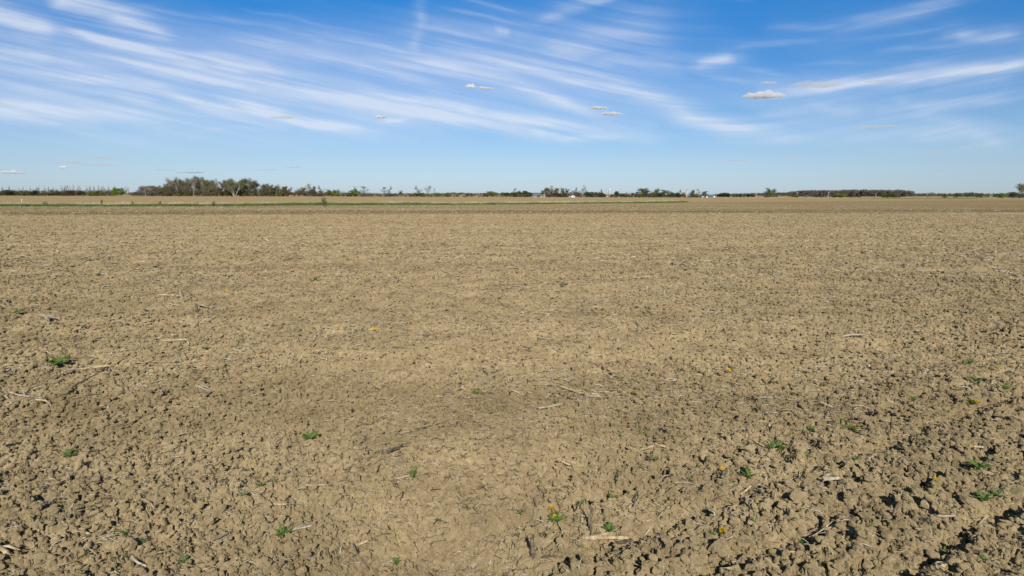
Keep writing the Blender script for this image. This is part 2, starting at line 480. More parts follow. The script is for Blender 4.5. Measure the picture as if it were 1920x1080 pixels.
# ------------------------------------------------------------------ loose soil clods (uncountable)
def build_clods():
    parts = []
    for n, r0, r1, pw, smin, smax, ex in ((90000, 3.0, 9, 1.4, 0.005, 0.030, 2.0), (110000, 8, 25, 1.2, 0.010, 0.042, 2.0), (130000, 22, 112, 1.0, 0.022, 0.075, 1.6), (900, 3.2, 16, 1.2, 0.03, 0.055, 1.8)):
        x, y, r = scatter_polar(n, r0, r1, 45, pw)
        R = roughness_map(x, y)
        keep = RNG.random(n) < np.clip(R * 0.75, .25, 1)
        x, y, r, R = x[keep], y[keep], r[keep], R[keep]
        s = smin + (smax - smin) * RNG.random(len(x)) ** ex
        s *= np.clip(0.7 + 0.4 * R, .6, 1.2)
        z = gzs(x, y) * (1 - 0.85 * sstep(60, 130, r)) + s * 0.15
        parts.append((x, y, z, s))
    x, y, z, s = [np.concatenate([p[i] for p in parts]) for i in range(4)]
    n = len(x)
    me = bpy.data.meshes.new('soil_clods')
    me.vertices.add(n); me.vertices.foreach_set('co', np.stack([x, y, z], -1).astype(np.float32).ravel())
    a = me.attributes.new('rot', 'FLOAT_VECTOR', 'POINT'); a.data.foreach_set('vector', (RNG.random((n, 3)) * [1.0, 1.0, 6.28] - [.5, .5, 0]).astype(np.float32).ravel())
    sc = np.stack([s * (0.8 + .6 * RNG.random(n)), s * (0.8 + .6 * RNG.random(n)), s * (0.5 + .4 * RNG.random(n))], -1)
    a = me.attributes.new('siz', 'FLOAT_VECTOR', 'POINT'); a.data.foreach_set('vector', sc.astype(np.float32).ravel())
    a = me.attributes.new('pick', 'INT', 'POINT'); a.data.foreach_set('value', RNG.integers(0, 6, n).astype(np.int32))
    me.materials.append(SOIL)
    o = link('soil_clods', me)
    tag(o, 'loose crumbs and small clods of dry tan soil strewn over the field', 'soil crumbs', kind='stuff')
    ng = bpy.data.node_groups.new('clod_scatter', 'GeometryNodeTree')
    ng.interface.new_socket('Geometry', in_out='INPUT', socket_type='NodeSocketGeometry')
    ng.interface.new_socket('Geometry', in_out='OUTPUT', socket_type='NodeSocketGeometry')
    gi = ng.nodes.new('NodeGroupInput'); go = ng.nodes.new('NodeGroupOutput')
    join = ng.nodes.new('GeometryNodeGeometryToInstance')
    for k in range(6):
        ico = ng.nodes.new('GeometryNodeMeshIcoSphere'); ico.inputs['Radius'].default_value = 1.0; ico.inputs['Subdivisions'].default_value = 3
        sp = ng.nodes.new('GeometryNodeSetPosition')
        pos = ng.nodes.new('GeometryNodeInputPosition')
        nz = ng.nodes.new('ShaderNodeTexNoise'); nz.noise_dimensions = '4D'; nz.inputs['W'].default_value = k * 3.7 + 1; nz.inputs['Scale'].default_value = 1.3; nz.inputs['Detail'].default_value = 3
        vo = ng.nodes.new('ShaderNodeTexVoronoi'); vo.voronoi_dimensions = '4D'; vo.inputs['W'].default_value = k * 2.1; vo.inputs['Scale'].default_value = 1.2
        ng.links.new(pos.outputs[0], nz.inputs['Vector']); ng.links.new(pos.outputs[0], vo.inputs['Vector'])
        ma = ng.nodes.new('ShaderNodeMath'); ma.operation = 'MULTIPLY_ADD'; ma.inputs[1].default_value = 0.55; ma.inputs[2].default_value = 0.78
        ng.links.new(nz.outputs[0], ma.inputs[0])
        mb = ng.nodes.new('ShaderNodeMath'); mb.operation = 'SUBTRACT'; ng.links.new(ma.outputs[0], mb.inputs[0])
        mc = ng.nodes.new('ShaderNodeMath'); mc.operation = 'MULTIPLY'; mc.inputs[1].default_value = 0.12
        ng.links.new(vo.outputs['Distance'], mc.inputs[0]); ng.links.new(mc.outputs[0], mb.inputs[1])
        rs = random.Random(k); prev = None
        for q in range(10):                       # broken faces: the nearest of ten cutting planes
            n_ = Vector((rs.gauss(0, 1), rs.gauss(0, 1), rs.gauss(0, 1))).normalized()
            dt = ng.nodes.new('ShaderNodeVectorMath'); dt.operation = 'DOT_PRODUCT'; dt.inputs[1].default_value = n_; ng.links.new(pos.outputs[0], dt.inputs[0])
            mxx = ng.nodes.new('ShaderNodeMath'); mxx.operation = 'MAXIMUM'; mxx.inputs[1].default_value = 0.2; ng.links.new(dt.outputs['Value'], mxx.inputs[0])
            dv = ng.nodes.new('ShaderNodeMath'); dv.operation = 'DIVIDE'; dv.inputs[0].default_value = rs.uniform(.55, .9); ng.links.new(mxx.outputs[0], dv.inputs[1])
            mn_ = ng.nodes.new('ShaderNodeMath'); mn_.operation = 'MINIMUM'; ng.links.new(dv.outputs[0], mn_.inputs[0])
            if prev is None: mn_.inputs[1].default_value = 1.25
            else: ng.links.new(prev, mn_.inputs[1])
            prev = mn_.outputs[0]
        mf = ng.nodes.new('ShaderNodeMath'); mf.operation = 'MULTIPLY'; ng.links.new(prev, mf.inputs[0]); ng.links.new(mb.outputs[0], mf.inputs[1]); mb = mf
        vm = ng.nodes.new('ShaderNodeVectorMath'); vm.operation = 'SCALE'
        ng.links.new(pos.outputs[0], vm.inputs[0]); ng.links.new(mb.outputs[0], vm.inputs['Scale'])
        ng.links.new(ico.outputs['Mesh'], sp.inputs['Geometry']); ng.links.new(vm.outputs[0], sp.inputs['Position'])
        sm = ng.nodes.new('GeometryNodeSetMaterial'); sm.inputs['Material'].default_value = SOIL
        ng.links.new(sp.outputs[0], sm.inputs[0]); ng.links.new(sm.outputs[0], join.inputs[0])
    iop = ng.nodes.new('GeometryNodeInstanceOnPoints'); iop.inputs['Pick Instance'].default_value = True
    def attr(name, t):
        nn = ng.nodes.new('GeometryNodeInputNamedAttribute'); nn.data_type = t; nn.inputs['Name'].default_value = name; return nn.outputs[0]
    ng.links.new(gi.outputs[0], iop.inputs['Points']); ng.links.new(join.outputs[0], iop.inputs['Instance'])
    ng.links.new(attr('pick', 'INT'), iop.inputs['Instance Index'])
    ng.links.new(attr('rot', 'FLOAT_VECTOR'), iop.inputs['Rotation'])
    ng.links.new(attr('siz', 'FLOAT_VECTOR'), iop.inputs['Scale'])
    ng.links.new(iop.outputs[0], go.inputs[0])
    md = o.modifiers.new('scatter', 'NODES'); md.node_group = ng


build_clods()


# larger clods as things of their own
def lump_mesh(name, seed, sub=4):
    import bmesh
    bm = bmesh.new(); bmesh.ops.create_icosphere(bm, subdivisions=sub, radius=1)
    rs = random.Random(seed)
    cuts = [(Vector((rs.gauss(0, 1), rs.gauss(0, 1), rs.gauss(0, 1))).normalized(), rs.uniform(.62, .95)) for _ in range(14)]
    from mathutils import noise as mn
    off = Vector((seed * 3.1, seed * 1.7, 0))
    for v in bm.verts:
        p = v.co.copy()
        for n, d in cuts:
            e = p.dot(n) - d
            if e > 0: p -= n * e * .97
        p *= 1 + 0.12 * mn.noise(p * 1.7 + off) + 0.10 * mn.noise(p * 4.3 + off) + 0.05 * mn.noise(p * 10 + off)
        v.co = Vector((p.x, p.y, p.z * .62))
    me = bpy.data.meshes.new(name); bm.to_mesh(me); bm.free(); me.materials.append(SOIL); return me


lumps = [lump_mesh('soil_clod', k) for k in range(6)]
named_clods = [
    (1243, 1010, .095, 'broad flat-topped tan clod just above the thick split corn stalk'),
    (1200, 985, .06, 'tan clod between the upright dark stalk and the weed with small leaves'),
    (1495, 865, .085, 'tall upright tan clod with a black gap on its left, beside the dark weed patch'),
    (1375, 937, .075, 'smooth pale clod beneath the leafless yellow dandelion'),
    (880, 1020, .07, 'rounded pale clod in the bright bare soil at bottom centre'),
    (1650, 935, .08, 'pale slab clod between the weeds and the furrows at lower right'),
    (1820, 955, .10, 'large ragged clod with deep shadow beside the leafy weed at far right'),
    (75, 1058, .085, 'lumpy clod cluster piece at the bottom left corner beside the broken stalk'),
    (915, 1045, .075, 'rounded pale clod below the bright bare patch at bottom centre'),
    (1010, 1030, .085, 'grey tan clod leaning beside the dark upright husk at bottom centre'),
    (1155, 870, .06, 'peaked tan clod right of the pair of crossed stalks'),
    (725, 700, .06, 'low smooth mound of tan soil left of centre'),
    (500, 690, .05, 'round tan clod right of the long curved stalk'),
    (160, 860, .06, 'tan clod in rough soil at left edge above the green blade'),
    (1350, 1055, .09, 'broad pale clod at the bottom edge below the flowering weed'),
    (1150, 985, .055, 'small tan clod by the dark upright stalk'),
]
for (px, py, s, lb) in named_clods:
    p = ground(px, py); o = link('soil_clod', random.choice(lumps))
    o.location = (p.x, p.y, gz(p.x, p.y) + s * .05); o.scale = (s, s * random.uniform(.8, 1.1), s * random.uniform(.8, 1.05)); o.rotation_euler = (random.uniform(-.25, .25), random.uniform(-.25, .25), random.uniform(0, 6.3))
    tag(o, lb, 'clod', 'large soil clods')
clod_tags = []
for i in range(170):
    x, y, r = scatter_polar(1, 4.0, 11, 38, 1.5); x, y = float(x[0]), float(y[0])
    if random.random() > roughness_map(np.array([x]), np.array([y]))[0]: continue
    s = random.uniform(.028, .062)
    o = link('soil_clod', random.choice(lumps))
    o.location = (x, y, gz(x, y) + s * .1); o.scale = (s, s * random.uniform(.8, 1.3), s * random.uniform(.7, 1.1)); o.rotation_euler = (random.uniform(-.3, .3), random.uniform(-.3, .3), random.uniform(0, 6.3))
    clod_tags.append((o, x, y))


# ------------------------------------------------------------------ straw and stubble
def ribbons(name, x, y, z, L, W, yaw, pitch, mat, curl=0.25, thick=0.35):
    """three-sided bent slivers, 2 segments; one mesh"""
    n = len(x)
    t = np.array([-0.5, 0.05, 0.5])[None, :]
    dx = np.cos(yaw) * np.cos(pitch); dy = np.sin(yaw) * np.cos(pitch); dz = np.sin(pitch)
    sx = -np.sin(yaw); sy = np.cos(yaw)
    cu = (RNG.random(n) - .5) * 2 * curl * L; cz = RNG.random(n) * curl * .5 * L
    V = np.zeros((n, 3, 3, 3))
    for k in range(3):
        b = [0, 1, 0][k]
        cx = x + dx * L * t[0, k] + sx * cu * b; cy = y + dy * L * t[0, k] + sy * cu * b; cz_ = z + dz * L * t[0, k] + cz * b
        w = W * [0.8, 1.0, 0.5][k]
        V[:, k, 0] = np.stack([cx + sx * w / 2, cy + sy * w / 2, cz_], -1)
        V[:, k, 1] = np.stack([cx - sx * w / 2, cy - sy * w / 2, cz_], -1)
        V[:, k, 2] = np.stack([cx, cy, cz_ + w * thick], -1)
    V = V.reshape(-1, 3)
    f = []
    for k in range(2):
        for j in (1, 2):
            a = k * 3 + j; b = k * 3 + (j + 1) % 3
            f += [(a, b, b + 3), (a, b + 3, a + 3)]
    f = np.array(f)[None] + (np.arange(n) * 9)[:, None, None]
    return link(name, mesh_np(name, V, f.reshape(-1, 3), mat))


def top_z(x, y, rad):
    r = np.hypot(x, y); z = gzs(x, y)
    for a in (0, 1.26, 2.51, 3.77, 5.03): z = np.maximum(z, gzs(x + np.cos(a) * rad, y + np.sin(a) * rad))
    return z * (1 - 0.85 * sstep(60, 130, r)) + 0.002 + 0.012 * sstep(9, 20, r)


def straw_field():
    sdir = (ground(1900, 478) - ground(640, 628)).normalized()
    xs, ys, Ls, Ws = [], [], [], []
    for n, r0, r1, pw, l0, l1, w0, w1 in ((22000, 3.2, 9, 1.4, .015, .13, .0025, .009), (20000, 8, 26, 1.1, .04, .22, .007, .020), (18000, 24, 112, 1.1, .10, .40, .022, .055), (9000, 90, 170, 1.5, .2, .6, .05, .10)):
        x, y, r = scatter_polar(n, r0, r1, 44, pw)
        uu = x * sdir.x + y * sdir.y; vv = -x * sdir.y + y * sdir.x
        keep = RNG.random(n) < 0.22 + sstep(.45, .66, fbm(uu * .22, vv * .9, 3, 77)) * .78
        x, y = x[keep], y[keep]; m = len(x)
        xs.append(x); ys.append(y); Ls.append(l0 + (l1 - l0) * RNG.random(m) ** 1.8); Ws.append(w0 + (w1 - w0) * RNG.random(m) ** 1.5)
    x, y, L, W = map(np.concatenate, (xs, ys, Ls, Ws)); n = len(x)
    r = np.hypot(x, y)
    z = top_z(x, y, np.minimum(L * .4, .06)) + W * .3
    o = ribbons('straw_litter', x, y, z, L, W, RNG.random(n) * 6.28, (RNG.random(n) - .4) * .5, m_straw)
    tag(o, 'fine litter of straw, husk shreds and twigs over the tilled soil', 'straw litter', kind='stuff')
    x, y, r = scatter_polar(34000, 3.3, 34, 42, 1.2)
    uu = x * sdir.x + y * sdir.y; vv = -x * sdir.y + y * sdir.x
    keep = RNG.random(len(x)) < .08 + sstep(.50, .68, fbm(uu * .7 + 40, vv * 1.6, 3, 177))
    x, y, r = x[keep], y[keep], r[keep]; n = len(x); L = (.03 + .11 * RNG.random(n) ** 1.5) * (1 + r / 30); W = (.0025 + .004 * RNG.random(n)) * (1 + r / 12)
    o = ribbons('dark_litter', x, y, top_z(x, y, .02) + .001, L, W, RNG.random(n) * 6.28, (RNG.random(n) - .3) * .5, m_dark, .45)
    tag(o, 'matted patches of dark rotted stalk shreds and roots on the soil', 'plant litter', kind='stuff')
    # row of upright bleached stubble crossing the field
    pts = [ground(*p) for p in ((560, 640), (640, 628), (760, 612), (870, 600), (960, 588), (1080, 574), (1180, 562), (1300, 545), (1400, 532), (1500, 520), (1600, 509), (1700, 498), (1800, 488), (1925, 475))]
    xs, ys = [], []
    for a, b in zip(pts[:-1], pts[1:]):
        Lg = (b - a).length; k = int(Lg * (48 if b.y < 19 else 26))
        t = RNG.random(k); clump = vnoise(t * Lg * 2.2, t * 0 + a.x, 5); t = t[clump > .52]
        xs.append(a.x + (b.x - a.x) * t + RNG.normal(0, .14, len(t))); ys.append(a.y + (b.y - a.y) * t + RNG.normal(0, .24, len(t)))
    x, y = np.concatenate(xs), np.concatenate(ys); n = len(x)
    L = .06 + RNG.random(n) * .12
    pt = RNG.uniform(.05, .85, n)
    z = top_z(x, y, .02) + np.sin(pt) * L * .42
    o = ribbons('stubble_row', x, y, z, L, (.007 + RNG.random(n) * .008) * np.clip(np.hypot(x, y) / 14, .8, 1.3), .5 + RNG.normal(0, .9, n), pt, m_stub, .15)
    tag(o, 'broken line of short bleached stubble crossing the mid field', 'stubble', kind='stuff')


straw_field()


def stalk_mesh(name, L, r, mat, seed=0, bend=.08, split=False):
    rs = random.Random(seed); mb = MB(); n = 7
    pts, rad = [], []
    nodes = [rs.uniform(.25, .4), rs.uniform(.65, .8)]
    ts = sorted([0, .06, .15, .3, .45, .6, .75, .9, 1] + nodes)
    for t in ts:
        pts.append(((t - .5) * L, math.sin(t * 3.1 + seed) * bend * L, math.sin(t * 2.2 + seed * 2) * bend * L * .4))
        k = 1.28 if t in nodes else 1.0
        rad.append(r * k * (1 - .25 * t) * rs.uniform(.9, 1.08))
    mb.tube(pts, rad, n)
    for end, sg in ((pts[0], -1), (pts[-1], 1)):
        for q in range(rs.randint(2, 4)):      # frayed ends
            a = rs.uniform(0, 6.28); o = Vector((0, math.cos(a), math.sin(a))) * r * .6
            p = Vector(end) + o; d = Vector((sg * L * rs.uniform(.04, .14), o.y * 1.5, o.z * 1.2))
            mb.tube([p - d * .3, p + d * .5, p + d], [r * .28, r * .22, r * .05], 3)
    if split:                                   # a strip of rind peeling off
        mb.tube([(-.3 * L, r * 1.2, r * .3), (0, r * 2.2, r * 1.2), (.25 * L, r * 3.2, r * .6), (.45 * L, r * 4.5, 0)], [r * .5, r * .6, r * .45, r * .1], 4)
    return mb.mesh(name, mat)


def lay(name, ax, ay, bx, by, wpx, mat, label, cat='corn stalk', group=None, lift=.012, seed=0, split=False, bend=.05):
    a = ground(ax, ay); b = ground(bx, by)
    a.z = gz(a.x, a.y); b.z = gz(b.x, b.y)
    if mat is m_dark: wpx *= .6
    L = (b - a).length; mid = (a + b) / 2
    wpx *= .82
    r = wpx / 2 * (mid - Vector((0, 0, CAM_H))).length / FOC
    o = link(name, stalk_mesh(name, L, r, mat, seed, bend, split))
    mz = max(float(top_z(np.array([mid.x]), np.array([mid.y]), min(L * .3, .06))[0]) - r * .6, (a.z + b.z) / 2)
    d = (b - a).normalized()
    o.rotation_euler = (random.uniform(-.3, .3), -math.asin(max(-.6, min(.6, d.z))), math.atan2(d.y, d.x))
    o.location = (mid.x, mid.y, mz + r + lift)
    tag(o, label, cat, group or 'corn stalk pieces lying on the soil')
    return o


def stand(name, px, ytop, ybase, wpx, mat, label, lean=0.0, cat='corn stalk', group='upright broken corn stalks', seed=0):
    b = ground(px, ybase); dist = (b - Vector((0, 0, CAM_H))).length
    t = at_depth(px, ytop, b.y)
    H = t.z + .03; r = wpx / 2 * dist / FOC
    o = link(name, stalk_mesh(name, H, r, mat, seed, .02))
    o.rotation_euler = (0, -math.pi / 2 + lean, 0)
    o.location = (b.x, b.y, gz(b.x, b.y) + H / 2 - .03)
    tag(o, label, cat, group)
    return o


lay('corn_stalk', 1092, 1040, 1176, 1018, 9, m_stalk, 'thickest split pale corn stalk lying below the sprawling weed at bottom centre', seed=1, split=True)
lay('corn_stalk', 1090, 1032, 1135, 1022, 6, m_stalk, 'thinner stalk lying just behind the thickest split stalk', seed=2)
lay('corn_stalk', 1158, 1045, 1182, 1015, 12, m_dark, 'dark frayed husk stub leaning right of the thickest split stalk', seed=3)
lay('corn_stalk', 1050, 734, 1116, 752, 5, m_stalk, 'long thin pale stalk right of centre slanting down to the right', seed=4, split=True)
lay('corn_stalk', 1008, 773, 1054, 767, 5, m_stalk, 'pale stalk lying level just below the long slanting one', seed=5)
lay('corn_stalk', 922, 755, 948, 768, 4, m_dark, 'dark thin stalk left of the two pale central stalks', seed=6)
lay('corn_stalk', 297, 562, 341, 560, 4, m_stalk, 'pale level stalk beside the grey standing straw at mid left', seed=7)
lay('corn_stalk', 317, 574, 338, 576, 3, m_white, 'bleached stalk piece left of the short dark stump', seed=8)
lay('corn_stalk', 371, 577, 388, 582, 4, m_white, 'bleached stalk piece touching the right of the short dark stump', seed=9)
lay('corn_stalk', 396, 582, 409, 579, 4, m_white, 'small bright stalk piece right of the short dark stump', seed=10)
lay('corn_stalk', 260, 597, 284, 592, 4, m_stalk, 'orange tan stalk piece below left of the short dark stump', seed=11)
lay('corn_stalk', 307, 649, 354, 646, 5, m_stalk, 'level tan stalk lying alone on smooth soil at left', seed=12)
lay('corn_stalk', -6, 1048, 18, 1060, 9, m_stalk, 'thick broken stalk cut by the bottom left edge', seed=13, split=True)
lay('corn_stalk', 140, 740, 192, 703, 4, m_dark, 'left dark end of the long curved stalk by the big dandelion clump', seed=14)
lay('corn_stalk', 152, 703, 212, 701, 3, m_stalk, 'grey pale stalk right of the big dandelion clump', seed=15, split=True)
lay('corn_stalk', 726, 868, 755, 850, 8, m_dark, 'short thick dark stalk on bare soil at lower centre left', seed=16)
lay('corn_stalk', 774, 814, 832, 805, 4, m_dark, 'long thin dark twig lying level at lower centre left', seed=17)
lay('corn_stalk', 1185, 969, 1198, 944, 5, m_dark, 'dark stalk slanting up beyond the green rosette', seed=18)
lay('corn_stalk', 1578, 641, 1616, 637, 4, m_white, 'bleached level stalk at mid right', seed=19)
lay('corn_stalk', 1542, 928, 1570, 925, 8, m_white, 'shredded bright husk piece at lower right', cat='corn husk', seed=20, split=True)
lay('corn_stalk', 1388, 930, 1406, 925, 5, m_stalk, 'short tan stalk below the green weed row at lower right', seed=21)
lay('corn_stalk', 1336, 946, 1358, 942, 5, m_dark, 'dark blue-grey stalk bit left of the smooth pale clod', seed=22)
lay('corn_stalk', 743, 915, 766, 910, 5, m_white, 'pale stub lying against the feathery green weed', seed=23)
lay('corn_stalk', 142, 1015, 168, 1021, 5, m_stalk, 'yellow straight straw near the bottom left corner', seed=24)
lay('corn_stalk', 160, 1035, 184, 1022, 5, m_stalk, 'yellow curved straw below the straight one at bottom left', seed=25, bend=.15)
lay('corn_stalk', 1055, 874, 1080, 879, 6, m_stalk, 'upper of two short tan stalks at lower centre right', seed=26)
lay('corn_stalk', 1046, 880, 1068, 884, 5, m_stalk, 'lower of two short tan stalks at lower centre right', seed=27)
lay('corn_stalk', 1203, 860, 1228, 852, 5, m_stalk, 'tan stalk crossing another under the small dark weed', seed=28)
lay('corn_stalk', 1228, 853, 1252, 857, 4, m_stalk, 'tan stalk crossing to the right under the small dark weed', seed=29)
lay('corn_stalk', 1408, 846, 1432, 857, 4, m_stalk, 'upper thin tan stalk of the parallel pair at right', seed=30)
lay('corn_stalk', 1405, 850, 1428, 861, 4, m_stalk, 'lower thin tan stalk of the parallel pair at right', seed=31)
lay('corn_stalk', 1565, 852, 1582, 844, 4, m_white, 'pale slanted straw right of the weed patches', seed=32)
lay('corn_stalk', 1540, 771, 1560, 776, 5, m_white, 'bright husk bit on rough soil at right', cat='corn husk', seed=33)
lay('corn_stalk', 1817, 849, 1842, 853, 5, m_stalk, 'tan stalk lying at the foot of the upright stump at far right', seed=34)
lay('corn_stalk', 697, 724, 711, 740, 4, m_stalk, 'short pale stalk slanting down right at centre left', seed=35)
lay('corn_stalk', 575, 929, 612, 925, 4, m_white, 'thin bright straw right of the green leaf pair', seed=36)
lay('corn_stalk', 515, 964, 537, 968, 5, m_stalk, 'short straw in the bare soil below the green leaf pair', seed=37)
lay('corn_stalk', 270, 950, 290, 968, 4, m_stalk, 'thin tan straw meeting a second in a V at lower left', seed=38)
lay('corn_stalk', 290, 968, 305, 953, 4, m_stalk, 'thin tan straw forming the right arm of a V at lower left', seed=39)
lay('corn_stalk', 110, 884, 150, 889, 3, m_white, 'long thin white straw at the left', seed=40)
lay('corn_stalk', 120, 905, 140, 893, 5, m_stalk, 'orange tan husk just below the long white straw', seed=41)
lay('corn_stalk', 30, 746, 78, 752, 3, m_white, 'thin white curved twig near the left edge', seed=42, bend=.15)
lay('corn_stalk', 372, 735, 392, 746, 5, m_white, 'pale crumpled husk above the bare soil at left centre', cat='corn husk', seed=43, split=True)
lay('corn_stalk', 70, 765, 96, 770, 4, m_stalk, 'pale bent straw near the left edge below the white twig', seed=44, bend=.12)
lay('corn_stalk', 545, 1010, 584, 996, 5, m_white, 'bundle of white shreds beside the low weed at lower left', seed=45, split=True)
lay('corn_stalk', 400, 1035, 428, 1010, 3, m_white, 'thin pale straw leaning up at bottom left centre', seed=46)
lay('corn_stalk', 250, 1073, 275, 1078, 5, m_white, 'white curled husk at the bottom edge', cat='corn husk', seed=47, bend=.15)
lay('corn_stalk', 665, 1040, 690, 1072, 6, m_dark, 'dark stalk leaning at the bottom edge left of centre', seed=48)
lay('corn_stalk', 668, 1033, 690, 1032, 7, m_stalk, 'orange bark chip in bright bare soil', seed=49)
lay('corn_stalk', 1015, 1070, 1050, 1060, 7, m_dark, 'grey brown husk at the bottom edge by the weed shoots', seed=50, split=True)
lay('corn_stalk', 1520, 1012, 1556, 1017, 4, m_stalk, 'tan straw below the flowering weed at lower right', seed=51)
lay('corn_stalk', 1450, 1050, 1502, 1053, 4, m_stalk, 'long flat straw at the bottom right', seed=52)
lay('corn_stalk', 1515, 1028, 1556, 1015, 2.5, m_stalk, 'pale straw slanting up at the bottom right', seed=53)
lay('corn_stalk', 1742, 1066, 1765, 1080, 9, m_stalk, 'fan of yellow husk at the bottom right edge', cat='corn husk', seed=54, split=True)
lay('corn_stalk', 1755, 985, 1790, 990, 4, m_white, 'pale straw in the furrow at far right', seed=55)
lay('corn_stalk', 1835, 985, 1850, 975, 4, m_white, 'thin bright straw beside the deep furrow', seed=56)
lay('corn_stalk', 78, 603, 92, 611, 6, m_white, 'pale curled leaf blade at upper left field', cat='corn husk', seed=57, split=True)
lay('corn_stalk', 145, 628, 158, 618, 5, m_dark, 'short dull stalk at upper left field', seed=58)
lay('corn_stalk', 1602, 505, 1612, 512, 4, m_dark, 'dark slanted twig beside the stubble line', seed=59)
lay('corn_stalk', 925, 542, 1005, 540, 3, m_dark, 'long thin dark twig lying level in the middle field', seed=60, bend=.02)
lay('corn_stalk', 1050, 541, 1065, 538, 6, m_dark, 'dark tangled twig cluster right of the long level twig', seed=61, split=True)
lay('corn_stalk', 1185, 528, 1222, 526, 3, m_white, 'thin white stalk lying level right of centre', seed=62, bend=.02)
lay('corn_stalk', 740, 525, 746, 533, 4, m_stalk, 'short cross of tan stalks at centre field', seed=63)
lay('corn_stalk', 190, 520, 206, 524, 4, m_white, 'bright husk bit in the left mid field', cat='corn husk', seed=64)
stand('corn_stump', 369, 571, 586, 5, m_dark, 'short dark corn stump standing between bleached stalk pieces', seed=70)
stand('corn_stump', 338.5, 544, 558, 2.5, m_white, 'grey thin stalk standing above the level pale stalk', seed=71)
stand('corn_stalk', 1107, 966, 1014, 4.5, m_dark, 'tall thin dark stalk standing upright right of the dandelions', lean=.03, seed=72)
stand('corn_stalk', 1004.5, 934, 960, 2.5, m_dark, 'thin dark stem standing left of the taller dandelion', seed=73)
stand('corn_stalk', 998, 1032, 1066, 9, m_dark, 'dark upright husk at the bottom beside the grey clod', lean=-.05, seed=74)
stand('corn_stump', 1843, 832, 848, 6, m_dark, 'short dark stump standing at far right', seed=75)
stand('corn_stump', 1354, 893, 915, 6, m_dark, 'grey stump under the leafless yellow dandelion', lean=.15, seed=76)
stand('corn_stump', 1542, 1000, 1014, 7, m_dark, 'short grey stump at lower right', seed=77)
stand('corn_stalk', 920.5, 399, 407, 1.6, m_stalk, 'tall dry corn stalk with a bent top standing at the edge of the darker band', seed=78)
stand('corn_stalk', 1524, 489, 496, 1.5, m_white, 'thin pale upright straw far right of centre', seed=79)

def zone(x, y):
    q = math.degrees(math.atan2(x, y)); side = 'at far left' if q < -22 else 'left of centre' if q < -7 else 'at the centre' if q < 7 else 'right of centre' if q < 22 else 'at far right'
    r = math.hypot(x, y); return side + (' of the closest soil' if r < 6.2 else ' of the foreground' if r < 10 else ' of the mid field')


for o, x, y in clod_tags: tag(o, 'tan soil clod lying among smaller crumbs %s' % zone(x, y), 'clod', 'fist-sized soil clods %s' % zone(x, y))
frag = [stalk_mesh('straw_fragment', 1.0, .035, mt, 100 + i, bd) for i, (mt, bd) in enumerate(((m_stalk, .05), (m_white, .08), (m_dark, .06), (m_stalk, .14), (m_white, .04)))]
for i in range(225):
    x, y, r = scatter_polar(1, 4.0, 24, 38, 1.1); x, y = float(x[0]), float(y[0])
    L = random.uniform(.04, .13) * (1 + float(r[0]) / 25)
    o = link('straw_fragment', random.choice(frag)); o.scale = (L, L * random.uniform(.7, 1.3), L * .8)
    o.location = (x, y, float(top_z(np.array([x]), np.array([y]), L * .3)[0]) + .003); o.rotation_euler = (random.uniform(0, 3), random.uniform(-.2, .2), random.uniform(0, 6.3))
    mn = o.data.materials[0].name
    w = 'dark weathered' if 'weathered' in mn else ('bleached' if 'bleached' in mn else 'tan')
    tag(o, '%s straw fragment lying loose %s' % (w, zone(x, y)), 'straw', 'loose %s straw fragments %s' % (w, zone(x, y)))


# ------------------------------------------------------------------ dandelions and weeds
def leaf_mesh(name, mat, L=1.0, W=.2, lobes=5, seed=0, arch=.35):
    rs = random.Random(seed); mb = MB(); vs = []; fs = []
    n = lobes * 2 + 1
    for i in range(n + 1):
        t = i / n
        env = math.sin(math.pi * min(1, (t * .85 + .1))) ** .8 * (0.55 + .6 * t)
        w = W * env * (1.0 if i % 2 else .42) * rs.uniform(.85, 1.15) if i < n else 0.004
        z = arch * L * (math.sin(t * 2.4)) * .55
        sw = -.06 * L if i % 2 else 0
        vs += [((t * L + sw), -w, z - .15 * w), (t * L, 0, z + .02 * L), (t * L + sw, w, z - .15 * w)]
    for i in range(n):
        a = i * 3
        fs += [(a, a + 1, a + 4, a + 3), (a + 1, a + 2, a + 5, a + 4)]
    mb.add(vs, fs); return mb.mesh(name, mat)


leavesD = [leaf_mesh('leaf', m_leaf, 1, .17, 5, s, a) for s, a in ((1, .3), (2, .55), (3, .15))]
leavesP = [leaf_mesh('leaf', m_leafp, 1, .2, 3, s, a) for s, a in ((4, .3), (5, .5))]
leavesG = [leaf_mesh('leaf', m_leaf, 1, .06, 1, s, a) for s, a in ((6, .9), (7, .6))]


def flower_mesh():
    mb = MB(); n = 22
    for ring, (rr, zz, tilt) in enumerate(((1.0, .18, .15), (.78, .3, .35), (.5, .42, .6), (.28, .5, .9))):
        k = [22, 18, 13, 8][ring]
        for i in range(k):
            a = 2 * math.pi * (i + .37 * ring) / k; w = .13
            c, s = math.cos(a), math.sin(a); c2, s2 = -s, c
            r0 = .05
            mb.add([(c * r0 - c2 * w * .3, s * r0 - s2 * w * .3, zz - .1), (c * r0 + c2 * w * .3, s * r0 + s2 * w * .3, zz - .1), (c * rr + c2 * w, s * rr + s2 * w, zz + .1 * ring), (c * rr * 1.06, s * rr * 1.06, zz + .02 + .1 * ring), (c * rr - c2 * w, s * rr - s2 * w, zz + .1 * ring)], [(0, 1, 2, 3, 4)])
    mb.tube([(0, 0, -.35), (0, 0, .1)], [.22, .38], 8, mi=1)
    return mb.mesh('flower_head', [m_petal, m_stem])


FL = flower_mesh()


def stem_mesh():
    mb = MB(); mb.tube([(0, 0, 0), (.02, .01, .35), (.03, -.01, .7), (.0, 0, 1)], [.035, .03, .026, .026], 5); return mb.mesh('stem', m_stem)


ST = stem_mesh()


